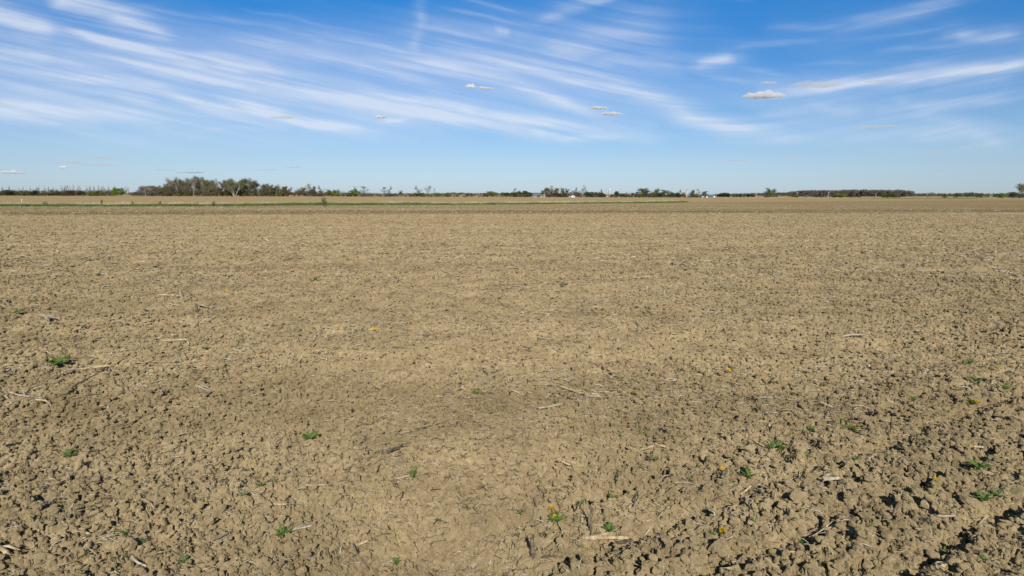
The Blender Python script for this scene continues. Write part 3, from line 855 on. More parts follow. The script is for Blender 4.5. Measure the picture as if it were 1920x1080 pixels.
def plant(px, py, wpx, nleaf, flowers=(), kind='D', label='', name='dandelion', group='dandelions in the field', cat='dandelion', up=.3):
    """flowers: (dx px, dy px) of flower heads from the plant's middle"""
    p = ground(px, py); dist = (p - Vector((0, 0, CAM_H))).length
    rad = wpx / 2 * dist / FOC
    qa = np.linspace(0, 6.28, 13)[:-1]
    zz = gzs(np.concatenate([[p.x], p.x + np.cos(qa) * rad * .3, p.x + np.cos(qa) * rad * .7]), np.concatenate([[p.y], p.y + np.sin(qa) * rad * .3, p.y + np.sin(qa) * rad * .7]))
    z0 = float(np.percentile(zz, 70)) + .003
    root = link(name, None, loc=(p.x, p.y, z0)); root.rotation_euler.z = 0
    tag(root, label, cat, group)
    rad = wpx / 2 * dist / FOC * 1.05; nleaf = int(nleaf * 1.6)
    src = {'D': leavesD, 'P': leavesP, 'G': leavesG}[kind]
    for i in range(nleaf):
        a = 2 * math.pi * i / max(1, nleaf) + random.uniform(-.5, .5); L = rad * random.uniform(.7, 1.15)
        o = link('leaf', random.choice(src), root)
        o.scale = (L, L * random.uniform(.9, 1.4), L * random.uniform(.6, 1.2)); o.rotation_euler = (random.uniform(-.4, .4), -random.uniform(.12, up + .15) - (.3 if kind == 'G' else 0), a)
        o.location = (0, 0, .008 + .004 * (i % 3))
    for (dx, dy) in flowers:
        q = at_depth(px + dx, py + dy, p.y); h = max(.05, q.z - z0)
        st = link('stem', ST, root); fx = q.x - p.x
        st.scale = (.09, .09, math.hypot(h, fx)); st.rotation_euler = (0, math.atan2(fx, h), 0)
        f = link('flower_head', FL, root); s = random.uniform(.019, .023) * (1 + dist / 45)
        f.location = (fx, 0, h); f.scale = (s, s, s); f.rotation_euler = (random.uniform(-.1, .5) + .25, random.uniform(-.4, .4), random.random() * 6)
    return root


DL = [
    (590, 531, 26, 8, [(-8, -2), (-1, -4), (2, -1)], 'dark dandelion clump with yellow heads, highest one left of centre'),
    (398, 548, 8, 3, [(0, -4)], 'single yellow dandelion left of another pair, mid left'),
    (424, 552, 10, 3, [(-3, -3), (1, -5)], 'twin yellow dandelion heads right of the single one, mid left'),
    (316, 557, 8, 3, [(0, -3)], 'tiny yellow dandelion above the level pale stalk'),
    (36, 594, 26, 6, [(-11, -2), (-5, 0)], 'dandelion with two yellow heads near the left edge'),
    (110, 694, 46, 13, [(-9, -13), (-14, 0)], 'largest dandelion clump, by the curved stalk at left'),
    (584, 836, 36, 11, [(-14, 4)], 'dark dandelion rosette with one orange head at lower left centre'),
    (648, 626, 12, 5, [], 'small dandelion rosette at left end of the stubble line'),
    (667, 627, 9, 3, [(0, -4)], 'one yellow dandelion head at left end of the stubble line'),
    (703, 626, 14, 4, [(-4, -4), (3, -3)], 'dandelion with two dull yellow heads beside the stubble line'),
    (1497, 529, 7, 3, [(0, -4)], 'yellow dandelion head in the stubble line at mid right'),
    (1369, 705, 18, 5, [(-3, -9), (3, -2)], 'dandelion with two yellow heads one above the other, right of centre'),
    (1674, 653, 10, 3, [(0, -4)], 'yellow dandelion head below the bleached level stalk at right'),
    (1871, 698, 12, 3, [(0, -5)], 'yellow dandelion head near the right edge'),
    (1719, 632, 8, 2, [(0, -3)], 'tiny orange dandelion head at mid right'),
    (1188, 747, 16, 6, [(0, -6)], 'dark little dandelion with one yellow head right of centre'),
    (1822, 765, 26, 9, [(-2, -8), (8, -4)], 'dandelion with two bright heads over dark leaves at right'),
    (1358, 896, 12, 2, [(-4, -12), (4, -11)], 'tall dandelion with two joined yellow heads and hardly any leaves'),
    (1036, 968, 16, 4, [(-1, -16)], 'dandelion with the tallest stem at lower centre right'),
    (1045, 993, 40, 9, [(-5, -9)], 'widest dandelion spread behind the flat-topped clod'),
    (1351, 1022, 20, 5, [(3, -9), (2, -3)], 'dandelion with an upright yellow head at the bottom right of centre'),
    (1597, 813, 32, 10, [(6, -2), (10, 0)], 'low dandelion with dull yellow heads among the right-hand weeds'),
    (1753, 923, 8, 2, [(0, -4)], 'tiny yellow head in rough soil left of the furrow'),
    (755, 449, 5, 2, [(0, -2)], 'tiny far dandelion in the left mid distance'),
]
for (px, py, w, nl, fl, lb) in DL:
    plant(px, py, w, nl, fl, 'D', lb)
WD = [
    (895, 746, 22, 6, 'D', 'low green weed on bare soil at centre'), (487, 929, 22, 7, 'D', 'bright green leaf cluster at lower left centre'),
    (515, 915, 16, 5, 'D', 'upright bright green leaves just right of the leaf cluster'), (458, 949, 22, 5, 'P', 'dull green weed left of the bright leaf cluster'),
    (775, 910, 40, 14, 'G', 'feathery green weed beside a pale stub'), (976, 972, 24, 8, 'P', 'pale green leafy weed left of the dandelions at lower centre'),
    (1148, 946, 24, 10, 'D', 'bright green rosette right of the dandelions'), (1122, 946, 18, 5, 'D', 'dark small weed left of the bright rosette'),
    (1092, 968, 22, 7, 'P', 'yellow green weed above the upright dark stalk'), (1142, 1013, 34, 10, 'D', 'dark sprawling weed above the thick split stalk'),
    (743, 1060, 30, 16, 'G', 'fine grassy tuft at the bottom left of centre'), (528, 1017, 32, 10, 'D', 'dark low weed beside white shreds at lower left'),
    (237, 1016, 22, 6, 'D', 'small weed beside a long twig at lower left'), (233, 1060, 18, 5, 'D', 'green leaf shoots near the bottom left edge'),
    (345, 1070, 26, 7, 'P', 'pale green shoots at the bottom edge left of centre'), (270, 1030, 18, 6, 'P', 'dull green sprig in the lower left soil'),
    (132, 863, 26, 8, 'D', 'flat dark green weed at the left'), (97, 829, 14, 4, 'P', 'yellow green blade at the left edge'),
    (208, 557, 12, 5, 'D', 'little green weed far left mid field'), (237, 560, 14, 5, 'D', 'second little green weed right of the first at mid left'),
    (65, 573, 14, 5, 'D', 'dark tuft above the two-headed dandelion at left edge'), (185, 520, 14, 5, 'D', 'small dark weed in the left mid field'),
    (385, 660, 18, 5, 'D', 'small green weed at left centre'), (625, 671, 16, 5, 'D', 'small dark green weed below the stubble line'),
    (1043, 496, 10, 4, 'D', 'tiny green weed in the middle distance'), (850, 582, 8, 4, 'D', 'tiny weed above the stubble line'),
    (1093, 590, 12, 5, 'D', 'dark green weed just under the stubble line'), (797, 600, 12, 4, 'D', 'dark weed in the stubble line left of centre'),
    (925, 598, 10, 3, 'P', 'pale weed in the stubble line at centre'), (970, 560, 8, 3, 'D', 'tiny weed at centre above the stubble line'),
    (1522, 812, 24, 9, 'D', 'round green rosette left of the low dandelion'), (1575, 806, 26, 10, 'G', 'grey green tuft joined to the low dandelion'),
    (1480, 826, 12, 4, 'P', 'pale green seedling under the yellow bud'), (1465, 822, 10, 4, 'G', 'thin upright green sprout at right'),
    (1712, 763, 32, 11, 'G', 'wide dark tuft left of the bright two-headed dandelion'), (1830, 717, 26, 8, 'D', 'dark green weed below the far right dandelion'),
    (1815, 686, 22, 7, 'D', 'green weed at the right under the mid field'), (1885, 737, 22, 7, 'D', 'bright green weed at the right edge'),
    (1840, 690, 14, 4, 'P', 'small green sprig at far right'), (1690, 828, 18, 6, 'D', 'single dark rosette at right below the stalk litter'),
    (1387, 864, 14, 6, 'P', 'lime green rosette right of the rough clods'), (1512, 876, 16, 5, 'D', 'weed at the foot of the tall clod'),
    (1455, 860, 40, 12, 'D', 'wide dark weed patch left of the tall clod'), (1403, 915, 32, 10, 'D', 'narrow row of green leaves below the dark weed patch'),
    (1375, 924, 14, 5, 'P', 'small pale weed by the smooth pale clod'), (1308, 972, 18, 6, 'D', 'dark green weed left of the furrows'),
    (1225, 882, 26, 8, 'P', 'dusty grey weed under the crossing stalks'), (1226, 905, 18, 6, 'D', 'dark green weed below the dusty grey one'),
    (1603, 876, 18, 6, 'D', 'dark rosette right of the tall clod'), (1835, 889, 40, 11, 'D', 'long dark weed streak at far right'),
    (1845, 952, 32, 13, 'D', 'dense dark leafy weed beside the furrow at far right'), (1870, 942, 24, 7, 'P', 'light green sprigs right of the dense leafy weed'),
    (1500, 1036, 32, 7, 'G', 'long bladed green weed at the bottom right'), (1335, 1026, 30, 9, 'G', 'tufted green weed left of the bottom right dandelion'),
    (1620, 1017, 16, 5, 'D', 'small dark weed above the deep furrow'), (1715, 932, 20, 6, 'P', 'light green weed under the furrow ridge'),
    (1665, 920, 30, 8, 'P', 'grey green weed beside the pale slab clod'), (1285, 990, 10, 4, 'P', 'faint green seedling below the left furrow'),
    (1060, 1075, 18, 6, 'P', 'green shoots at the bottom edge near centre'), (1845, 1072, 20, 6, 'D', 'green weed at the bottom right corner'),
    (1230, 833, 12, 4, 'D', 'tiny green weed in rough soil'), (1160, 776, 14, 5, 'D', 'small weed below the long pale stalk'),
    (1040, 762, 16, 5, 'P', 'green wisps between the two pale central stalks'), (1766, 662, 12, 4, 'P', 'small green seedling at mid right'),
]
for (px, py, w, nl, kd, lb) in WD:
    plant(px, py, w, nl, (), kd, lb, 'field_weed', 'green weeds in the field', 'weed', up=.5)


rw = random.Random(77)
for i in range(110):
    px = rw.uniform(0, 1915) if i % 3 == 0 else rw.uniform(1000, 1915); py = rw.uniform(600, 1070)
    if px < 1300 and py < 700: continue
    q = ground(px, py)
    o = plant(px, py, rw.uniform(9, 19) * (py / 900), rw.choice([2, 3, 4]), (), rw.choice('DPPG'), '', 'seedling', None, 'weed', up=.6)
    tag(o, 'small ragged green seedling in crumbly soil %s' % zone(q.x, q.y), None, 'small seedlings %s' % zone(q.x, q.y))


# ------------------------------------------------------------------ grass strip
def blades(name, x, y, h, w, mat, lean=.25):
    n = len(x); a = RNG.random(n) * 6.28; lx = (RNG.random(n) - .5) * 2 * lean * h; ly = (RNG.random(n) - .5) * 2 * lean * h
    cx, cy = np.cos(a) * w / 2, np.sin(a) * w / 2
    V = np.zeros((n, 4, 3))
    V[:, 0] = np.stack([x - cx, y - cy, 0 * x - .02], -1); V[:, 1] = np.stack([x + cx, y + cy, 0 * x - .02], -1)
    V[:, 2] = np.stack([x + cx * .6 + lx * .5, y + cy * .6 + ly * .5, h * .6], -1); V[:, 3] = np.stack([x + lx, y + ly, h], -1)
    f = np.array([(0, 1, 2), (0, 2, 3)])[None] + (np.arange(n) * 4)[:, None, None]
    return link(name, mesh_np(name, V.reshape(-1, 3), f.reshape(-1, 3), mat))


strip = [(-150, 388.5), (0, 387), (130, 387.2), (260, 387), (420, 386.3), (560, 385.3), (700, 384.8), (850, 384.4), (960, 383.6), (1040, 382.6), (1130, 381.5), (1200, 380.9), (1250, 380.3), (1292, 379.4)]
sp_ = [ground(*p) for p in strip]
tops = [378] * 14
def along_strip(n):
    seg = np.array([(b - a).length for a, b in zip(sp_[:-1], sp_[1:])]); cs = np.concatenate([[0], np.cumsum(seg)])
    t = RNG.random(n) * cs[-1]; k = np.searchsorted(cs, t, side='right') - 1; k = np.clip(k, 0, len(seg) - 1); f = (t - cs[k]) / seg[k]
    ax = np.array([p.x for p in sp_]); ay = np.array([p.y for p in sp_])
    return ax[k] + (ax[k + 1] - ax[k]) * f, ay[k] + (ay[k + 1] - ay[k]) * f, t, cs[-1]


x, y, t, T = along_strip(95000)
tt = t / T
dens = np.where(tt > .62, .35 + .65 * (vnoise(t * .12, t * 0, 8) > .42), 1.0)
keep = RNG.random(len(x)) < dens
x, y, t, tt = x[keep], y[keep], t[keep], tt[keep]
d = RNG.random(len(x)) * (3.8 - 1.0 * tt)
x = x + gnrm.x * d; y = y + gnrm.y * d
hh = (.20 + .34 * fbm(t * .35, d * .8, 3, 12)) * (.7 + .6 * RNG.random(len(x))) * (1 + .35 * sstep(.25, .33, tt) * (1 - sstep(.42, .5, tt)))
tag(blades('grass_strip', x, y, hh, .05 + RNG.random(len(x)) * .05, m_grass), 'narrow strip of green grass running across the field', 'grass', kind='stuff')
x, y, t, T = along_strip(60000); tt = t / T
keep = RNG.random(len(x)) < .12 + 1.0 * (vnoise(t * .25, t * 0, 18) - .15)
x, y, t = x[keep], y[keep], t[keep]
d = 3.4 + RNG.random(len(x)) * 4.5
x = x + gnrm.x * d; y = y + gnrm.y * d
hh = (.35 + .75 * fbm(t * .5, d * .8, 3, 22) ** 1.5) * (.4 + .9 * RNG.random(len(x)))
tag(blades('dry_grass', x, y, hh, .06 + RNG.random(len(x)) * .07, m_dry), 'dry straw-coloured grass along the back of the green strip', 'dry grass', kind='stuff')
# tufts of pale verge along the far right field edge
x = RNG.uniform(180, 520, 16000); y = 628 + RNG.random(16000) * 6
tag(blades('verge_grass', x, y, .3 + .5 * fbm(x * .1, y * .2, 3, 31), .10 + RNG.random(16000) * .2, m_dry), 'pale dry verge along the far right field edge', 'dry grass', kind='stuff')
x = np.concatenate([RNG.uniform(a, b, 2500) for a, b in ((292, 345), (352, 372), (360, 380))]); y = 560 + RNG.random(len(x)) * 20
tag(blades('verge_grass', x, y, .25 + .3 * RNG.random(len(x)), .12 + RNG.random(len(x)) * .2, m_grass), 'broken patch of green grass before the far right field edge', 'grass', kind='stuff')


# ------------------------------------------------------------------ trees
bark_pale = plain('pale_bark', [(0.3, (0.22, 0.19, 0.16)), (0.7, (0.38, 0.34, 0.29))], 1.2)
bark_grey = plain('grey_bark', [(0.3, (0.09, 0.08, 0.075)), (0.7, (0.17, 0.15, 0.14))], 1.2)
TW = {
    'grey': plain('grey_twigs', [(0, (0.17, 0.14, 0.108)), (1, (0.34, 0.285, 0.22))], .4, island=True),
    'red': plain('reddish_buds', [(0, (0.105, 0.082, 0.048)), (1, (0.25, 0.20, 0.12))], .4, island=True, translucent=.2),
    'brown': plain('brown_buds', [(0, (0.115, 0.10, 0.048)), (1, (0.26, 0.215, 0.11))], .4, island=True, translucent=.2),
    'olive': plain('olive_young_leaves', [(0, (0.12, 0.125, 0.040)), (1, (0.25, 0.25, 0.085))], .4, island=True, translucent=.25),
    'green': plain('bright_young_leaves', [(0, (0.12, 0.17, 0.02)), (1, (0.26, 0.33, 0.045))], .4, island=True, translucent=.3),
    'dark': plain('dark_evergreen_leaves', [(0, (0.04, 0.055, 0.028)), (1, (0.11, 0.135, 0.06))], .4, island=True),
    'far': plain('distant_bare_twigs', [(0, (0.065, 0.055, 0.046)), (1, (0.15, 0.125, 0.10))], .4, island=True),
    'yellow': plain('yellow_green_leaves', [(0, (0.13, 0.13, 0.03)), (1, (0.24, 0.22, 0.055))], .4, island=True, translucent=.3),
}


def grow(seed, spread, levels, nb, first=.3, up=.35, lenf=.62, trunks=1, r0=.022):
    """returns limbs [(pts, rads, level)] in a unit tall space and twig tips"""
    rs = random.Random(seed); limbs = []; tips = []
    def branch(p, d, L, r, lev):
        pts = [p]; rad = [r]; q = p.copy(); dd = d.copy(); seg = 4 if lev < 2 else 2
        for i in range(seg):
            dd = (dd + Vector((rs.gauss(0, .14), rs.gauss(0, .14), rs.gauss(.03, .08)))).normalized()
            q = q + dd * L / seg; pts.append(q.copy()); rad.append(r * (1 - .62 * (i + 1) / seg))
        limbs.append((pts, rad, lev))
        if lev >= levels: tips.append(q); tips.append(pts[1]); return
        for b in range(nb if lev else nb + 2):
            t = (first if lev == 0 else .25) + (1 - (first if lev == 0 else .25)) * (b + rs.random() * .7) / (nb + (2 if lev == 0 else 0))
            t = min(t, .99); i = min(int(t * seg), seg - 1); f = t * seg - i
            o = pts[i].lerp(pts[i + 1], f)
            a = rs.uniform(0, 6.28); side = Vector((math.cos(a), math.sin(a), 0)) * spread
            nd = (dd * .5 + side + Vector((0, 0, up))).normalized()
            branch(o, nd, L * lenf * rs.uniform(.7, 1.1) * (1 - .35 * t), r * (1 - .6 * t) * .62, lev + 1)
        tips.append(q)
    for k in range(trunks):
        a = rs.uniform(0, 6.28)
        d = Vector((math.cos(a) * .35, math.sin(a) * .35, 1)).normalized() if trunks > 1 else Vector((rs.gauss(0, .04), rs.gauss(0, .04), 1)).normalized()
        branch(Vector((math.cos(a) * .015 * (trunks - 1), math.sin(a) * .015 * (trunks - 1), 0)), d, .62 if trunks == 1 else .5, r0, 0)
    zmax = max(max(p.z for p in l[0]) for l in limbs); xmax = max(max(math.hypot(p.x, p.y) for p in l[0]) for l in limbs)
    return limbs, tips, zmax, xmax


def tree_proto(seed, spread, levels, nb, bark, leaf, leafn, leafs, first=.3, up=.35, trunks=1, r0=.022, leafr=.05, width=.35, fill=0):
    limbs, tips, zm, xm = grow(seed, spread, levels, nb, first, up, trunks=trunks, r0=r0)
    rs = random.Random(seed + 99)
    shr = .8 if fill > 3000 else (.9 if fill > 1500 else 1.0)
    sx = width / xm * shr; S = lambda p: Vector((p.x * sx, p.y * sx, p.z / zm * shr))
    tr = MB(); cr = MB()
    for pts, rad, lev in limbs:
        P = [S(p) for p in pts]
        if lev <= 1: tr.tube(P, [max(r, .0035) for r in rad], 6 if lev == 0 else 4, cap=False)
        else: cr.tube(P, [max(r * .9, .0016) for r in rad], 3, cap=False)
    tips = [S(t) for t in tips]
    def leaf_at(p, s, mi=1):
        a = Vector((rs.gauss(0, 1), rs.gauss(0, 1), rs.gauss(0, 1))).normalized() * s; b = a.orthogonal().normalized() * s * rs.uniform(.4, .9)
        cr.add([p - a * .5, p + b * .5, p + a * .5], [(0, 1, 2)], mi)
    kk = 1.5 if leaf in ('grey', 'red') else 1.7
    leafs *= 1.25 if leaf == 'grey' else 1.55
    leafn = int(leafn * kk)
    per = max(1, leafn // max(1, len(tips)))
    for t in tips:
        for _ in range(per):
            p = t + Vector((rs.gauss(0, leafr), rs.gauss(0, leafr), rs.gauss(0, leafr * .8)))
            if p.z < .03: p.z = .03 + rs.random() * .05
            leaf_at(p, leafs * rs.uniform(.6, 1.4))
    # low foliage down to the ground for shrubs: clumps
    if fill:
        for c in range(30):
            a = rs.uniform(0, 6.28); rr = width * math.sqrt(rs.random()) * .82; zz = .1 + rs.uniform(.0, .76) * (1 - .75 * (rr / width) ** 2.5)
            c0 = Vector((math.cos(a) * rr, math.sin(a) * rr, zz)); sr = rs.uniform(.09, .17)
            for _ in range(fill // 30):
                d = Vector((rs.gauss(0, 1), rs.gauss(0, 1), rs.gauss(0, 1))).normalized() * sr * rs.random() ** .4
                p = c0 + Vector((d.x, d.y, d.z * .8)); p.z = abs(p.z)
                leaf_at(p, leafs * rs.uniform(.7, 1.5))
    return (tr.mesh('trunk', bark), cr.mesh('crown', [bark, TW[leaf]]), width)


PR = {
    # spindly dead-looking trees
    'spindly': [tree_proto(s, .45, 2, 4, bark_grey, 'grey', 60, .02, first=.45, up=.7, width=.17, r0=.02) for s in (1, 2, 3, 4)],
    'vshape': [tree_proto(s, .5, 3, 3, bark_grey, 'grey', 150, .018, first=.3, up=.5, width=.42, trunks=3, r0=.022) for s in (5, 6)],
    # tall slim woodland trees with pale limbs and budding twigs
    'tallred': [tree_proto(s, .6, 3, 4, bark_pale, 'red', 1500, .024, first=.25, up=.5, width=.26, leafr=.045) for s in (11, 12, 13)],
    'tallgrey': [tree_proto(s, .6, 3, 4, bark_pale, 'grey', 900, .02, first=.3, up=.55, width=.24, leafr=.045) for s in (14, 15, 16)],
    'roundbare': [tree_proto(s, .8, 3, 4, bark_grey, 'grey', 1300, .026, first=.25, up=.35, width=.42, leafr=.045) for s in (21, 22, 23)],
    'roundbrown': [tree_proto(s, .8, 3, 4, bark_grey, 'brown', 1500, .030, first=.2, up=.3, width=.5, leafr=.055, fill=2200) for s in (24, 25)],
    'wide': [tree_proto(s, .95, 3, 4, bark_pale, 'olive', 2600, .024, first=.12, up=.35, width=.62, leafr=.045, trunks=3, r0=.026) for s in (31,)],
    'olive': [tree_proto(s, .8, 3, 4, bark_grey, 'olive', 1300, .030, first=.2, up=.3, width=.48, leafr=.055, fill=2200) for s in (32, 33)],
    'green': [tree_proto(s, .8, 3, 4, bark_grey, 'green', 500, .040, first=.15, up=.3, width=.52, leafr=.055, fill=3600) for s in (41, 42)],
    'yellow': [tree_proto(s, .8, 3, 4, bark_grey, 'yellow', 400, .040, first=.15, up=.3, width=.6, leafr=.055, fill=3200) for s in (43,)],
    'dark': [tree_proto(s, .7, 3, 4, bark_grey, 'dark', 500, .040, first=.1, up=.3, width=.45, leafr=.05, fill=3600) for s in (51, 52)],
    'shrub_brown': [tree_proto(s, .9, 3, 3, bark_grey, 'brown', 300, .04, first=.1, up=.3, width=.7, trunks=3, leafr=.08, fill=2400) for s in (61, 62)],
    'shrub_grey': [tree_proto(s, .9, 3, 3, bark_grey, 'grey', 700, .035, first=.1, up=.35, width=.7, trunks=4, leafr=.08, fill=500) for s in (63, 64)],
    'shrub_red': [tree_proto(s, .9, 3, 3, bark_grey, 'red', 300, .04, first=.1, up=.3, width=.7, trunks=3, leafr=.08, fill=2400) for s in (65,)],
    'shrub_olive': [tree_proto(s, .9, 3, 3, bark_grey, 'olive', 300, .04, first=.1, up=.3, width=.7, trunks=3, leafr=.08, fill=2400) for s in (66, 67)],
}
NAMES = {'spindly': 'bare_tree', 'vshape': 'bare_tree', 'tallred': 'budding_tree', 'tallgrey': 'bare_tree', 'roundbare': 'bare_tree', 'roundbrown': 'budding_tree', 'wide': 'spreading_tree', 'olive': 'leafing_tree', 'green': 'green_tree', 'yellow': 'leafing_tree', 'dark': 'evergreen_tree', 'shrub_brown': 'shrub', 'shrub_grey': 'shrub', 'shrub_red': 'shrub', 'shrub_olive': 'shrub'}
treeseen = {}


ORD = ['first', 'second', 'third', 'fourth', 'fifth', 'sixth', 'seventh', 'eighth', 'ninth', 'tenth', 'eleventh', 'twelfth', 'thirteenth', 'fourteenth', 'fifteenth', 'sixteenth', 'seventeenth', 'eighteenth', 'nineteenth', 'twentieth'] + ['twenty-' + w for w in ('first', 'second', 'third', 'fourth', 'fifth', 'sixth', 'seventh', 'eighth', 'ninth')] + ['thirtieth', 'thirty-first', 'thirty-second']
grouped = {}


def tree(kind, px, top, wpx, label, group=None, Y=650, rs=random):
    b = at_depth(px, 366, Y); base = Vector((b.x, Y, 0))
    t = at_depth(px, top, Y); H = max(.8, t.z)
    shrub = 'shrub' in kind
    W = wpx / FOC * Y * (1.45 if shrub else 1.2)
    H *= 1.22 if shrub else (1.14 if kind in ('green', 'dark', 'yellow') else 1.06)
    tm, cm, w0 = rs.choice(PR[kind])
    root = link(NAMES[kind], None, loc=base)
    s = W / (2 * w0)
    root.scale = (s, s, H); root.rotation_euler.z = rs.uniform(0, 6.28)
    link('trunk', tm, root); link('crown', cm, root)
    tag(root, label, 'shrub' if 'shrub' in kind else 'tree', group)
    if group and label.startswith(('thin bare tree', 'low brown shrub', 'budding tree in', 'undergrowth', 'tall budding', 'brown undergrowth', 'grey brown tree in')): grouped.setdefault(group, []).append((base.x / Y, root, label))
    return root


rt = random.Random(5)
# -- thin bare row at far left
G1 = 'row of thin bare trees above the far left hedge'
for i, (x, tp) in enumerate(((4, 351), (16, 350), (37, 353), (45, 350.5), (57, 350.5), (68, 352), (85, 349), (92, 350), (100, 352), (108, 354), (125, 349), (130, 347.5), (146, 350.5), (153, 349), (160, 355), (166, 350.5), (170, 350), (177, 350), (184, 349), (190, 350), (197, 350.5), (203, 350.5), (216, 350), (237, 351.5), (242, 352), (-12, 350), (-30, 351))):
    tree('spindly', x, tp - 1.5, rt.uniform(5, 8), 'thin bare tree in the row above the far left hedge', G1, 655 + rt.uniform(-8, 20), rt)
tree('vshape', 118, 348, 14, 'forked bare tree with V-shaped limbs in the far left row', G1, 652, rt)
tree('vshape', 73, 347.5, 10, 'broad-topped bare tree just above the white silo at far left', G1, 652, rt)
tree('vshape', 137, 346.5, 8, 'tallest bare tree of the far left row', G1, 652, rt)
tree('spindly', 260, 352, 7, 'slender bare tree just left of the low purple-grey wood', G1, 652, rt)
G2 = 'low brown hedge shrubs along the far left field edge'
for i in range(32):
    x = -20 + i * 8.1 + rt.uniform(-2, 2)
    if abs(x - 222) < 12: continue
    tree(rt.choice(['shrub_brown', 'shrub_grey', 'shrub_brown', 'shrub_olive']), x, 356.8 + rt.uniform(-1, 1.6), rt.uniform(15, 21), 'low brown shrub in the far left hedge under the thin bare trees', G2, 648 + rt.uniform(-3, 14), rt)
tree('dark', 15, 355.5, 16, 'dark rounded tree at the far left end of the hedge', None, 645, rt)
tree('dark', 65, 357, 14, 'dark tree left of the white silo', None, 645, rt)
tree('yellow', 80, 361, 16, 'yellow green bush in front of the tan silo', None, 640, rt)
tree('yellow', 96, 362, 13, 'low yellow green bush right of the tan silo', None, 640, rt)
tree('roundbrown', 133, 356.5, 20, 'grey brown domed tree in the middle of the left hedge', None, 643, rt)
tree('green', 168, 358, 11, 'small green tree, left of two side by side in the left hedge', None, 641, rt)
tree('green', 177, 358, 9, 'small green tree, right of two side by side in the left hedge', None, 641, rt)
tree('olive', 194, 359, 13, 'small olive tree left of the large bright green one', None, 641, rt)
tree('green', 221.5, 351.5, 23, 'large bright green rounded tree standing alone in the left hedge', None, 638, rt)
tree('shrub_brown', 252, 359.5, 20, 'low brown shrub right of the bright green rounded tree', None, 645, rt)
# -- low purple-grey wood
G3 = 'trees of the low purple-grey wood'
for x in (264, 269, 274, 280, 286, 291, 296, 301, 306, 311):
    tree(rt.choice(['tallred', 'tallgrey', 'roundbrown']), x, 350 + rt.uniform(-1, 3), rt.uniform(11, 15), 'budding tree in the low purple-grey wood', G3, 650 + rt.uniform(-6, 18), rt)
for x in (262, 268, 276, 284, 292, 300, 306):
    tree(rt.choice(['shrub_brown', 'shrub_red', 'shrub_grey']), x, 357 + rt.uniform(-1, 1), 14, 'undergrowth shrub at the foot of the low purple-grey wood', 'undergrowth of the low purple-grey wood', 644, rt)
tree('tallgrey', 273, 352, 10, 'pale-trunked tree at the front of the low purple-grey wood', None, 640, rt)
tree('yellow', 283, 361, 7, 'small yellow green bush before the low purple-grey wood', None, 638, rt)
# -- tall wood
G4 = 'tall pale-limbed trees of the main wood'
for x, tp in ((312, 338), (317, 340), (323, 336), (329, 334), (334, 337), (339, 336), (345, 335.5), (350, 338), (354, 335.5), (359, 338), (369, 333), (374, 336), (378, 334), (385, 335), (390, 337), (394, 336), (399, 341), (404, 340), (417, 340)):
    tree(rt.choice(['tallred', 'tallgrey', 'olive', 'roundbrown']), x, tp, rt.uniform(13, 19), 'tall budding pale-limbed tree in the main wood', G4, 648 + rt.uniform(-6, 40), rt)
tree('tallgrey', 363, 334, 13, 'pale tree with a straight white trunk at the front of the main wood', None, 640, rt)
tree('tallgrey', 324, 335, 16, 'pale tree with leaning limbs near the left end of the main wood', None, 640, rt)
tree('tallgrey', 410, 337, 9, 'narrow pale tree standing above a gap in the main wood', None, 642, rt)
for x in range(314, 428, 7):
    tree(rt.choice(['shrub_brown', 'shrub_red', 'shrub_grey', 'shrub_brown']), x, rt.uniform(350, 356), rt.uniform(14, 18), 'brown undergrowth shrub at the foot of the main wood', 'undergrowth of the main wood', 644 + rt.uniform(-2, 12), rt)
tree('shrub_red', 318, 349, 17, 'reddish brown thicket at the left foot of the main wood', None, 638, rt)
tree('shrub_olive', 352, 355, 12, 'olive thicket in the main wood', None, 637, rt)
tree('shrub_olive', 385, 356, 10, 'olive bush right of the middle of the main wood', None, 637, rt)
tree('olive', 410, 350, 11, 'brown olive pointed tree at the foot of the narrow pale tree', None, 638, rt)
tree('green', 332, 362.5, 10, 'small bright green bush at the foot of the main wood', None, 634, rt)
# -- big wide tree and right half of wood
tree('wide', 440, 336.5, 44, 'largest spreading tree with fanned pale limbs in the wood', None, 638, rt)
tree('roundbrown', 452, 334, 32, 'dense dark brown tree behind the largest spreading tree', None, 660, rt)
tree('roundbrown', 436, 336, 26, 'brown round-topped tree left behind the largest spreading tree', None, 664, rt)
tree('olive', 462, 342, 16, 'dark olive tree right of the largest spreading tree', None, 646, rt)
G5 = 'grey brown trees of the falling right half of the wood'
for x, tp, w in ((474, 340, 20), (482, 343, 16), (489, 346, 13), (495, 347, 12), (500, 345, 13), (507, 346, 13), (514, 350, 12), (520, 349, 11), (530, 350, 11), (541, 352, 9)):
    tree(rt.choice(['tallred', 'roundbrown', 'roundbare']), x, tp, w + 3, 'grey brown tree in the falling right half of the wood', G5, 646 + rt.uniform(-4, 20), rt)
tree('tallgrey', 526, 347, 11, 'pale green topped tree near the right end of the wood', None, 643, rt)
tree('roundbrown', 536, 348.5, 14, 'dark round-topped tree at the right end of the wood', None, 642, rt)
for x in range(426, 545, 8):
    tree(rt.choice(['shrub_brown', 'shrub_red', 'dark', 'shrub_olive']), x, rt.uniform(352, 358), rt.uniform(13, 18), 'undergrowth shrub below the right half of the wood', 'undergrowth of the right half of the wood', 645 + rt.uniform(-2, 8), rt)
tree('shrub_olive', 524, 357, 16, 'olive thicket near the right end of the wood', None, 637, rt)
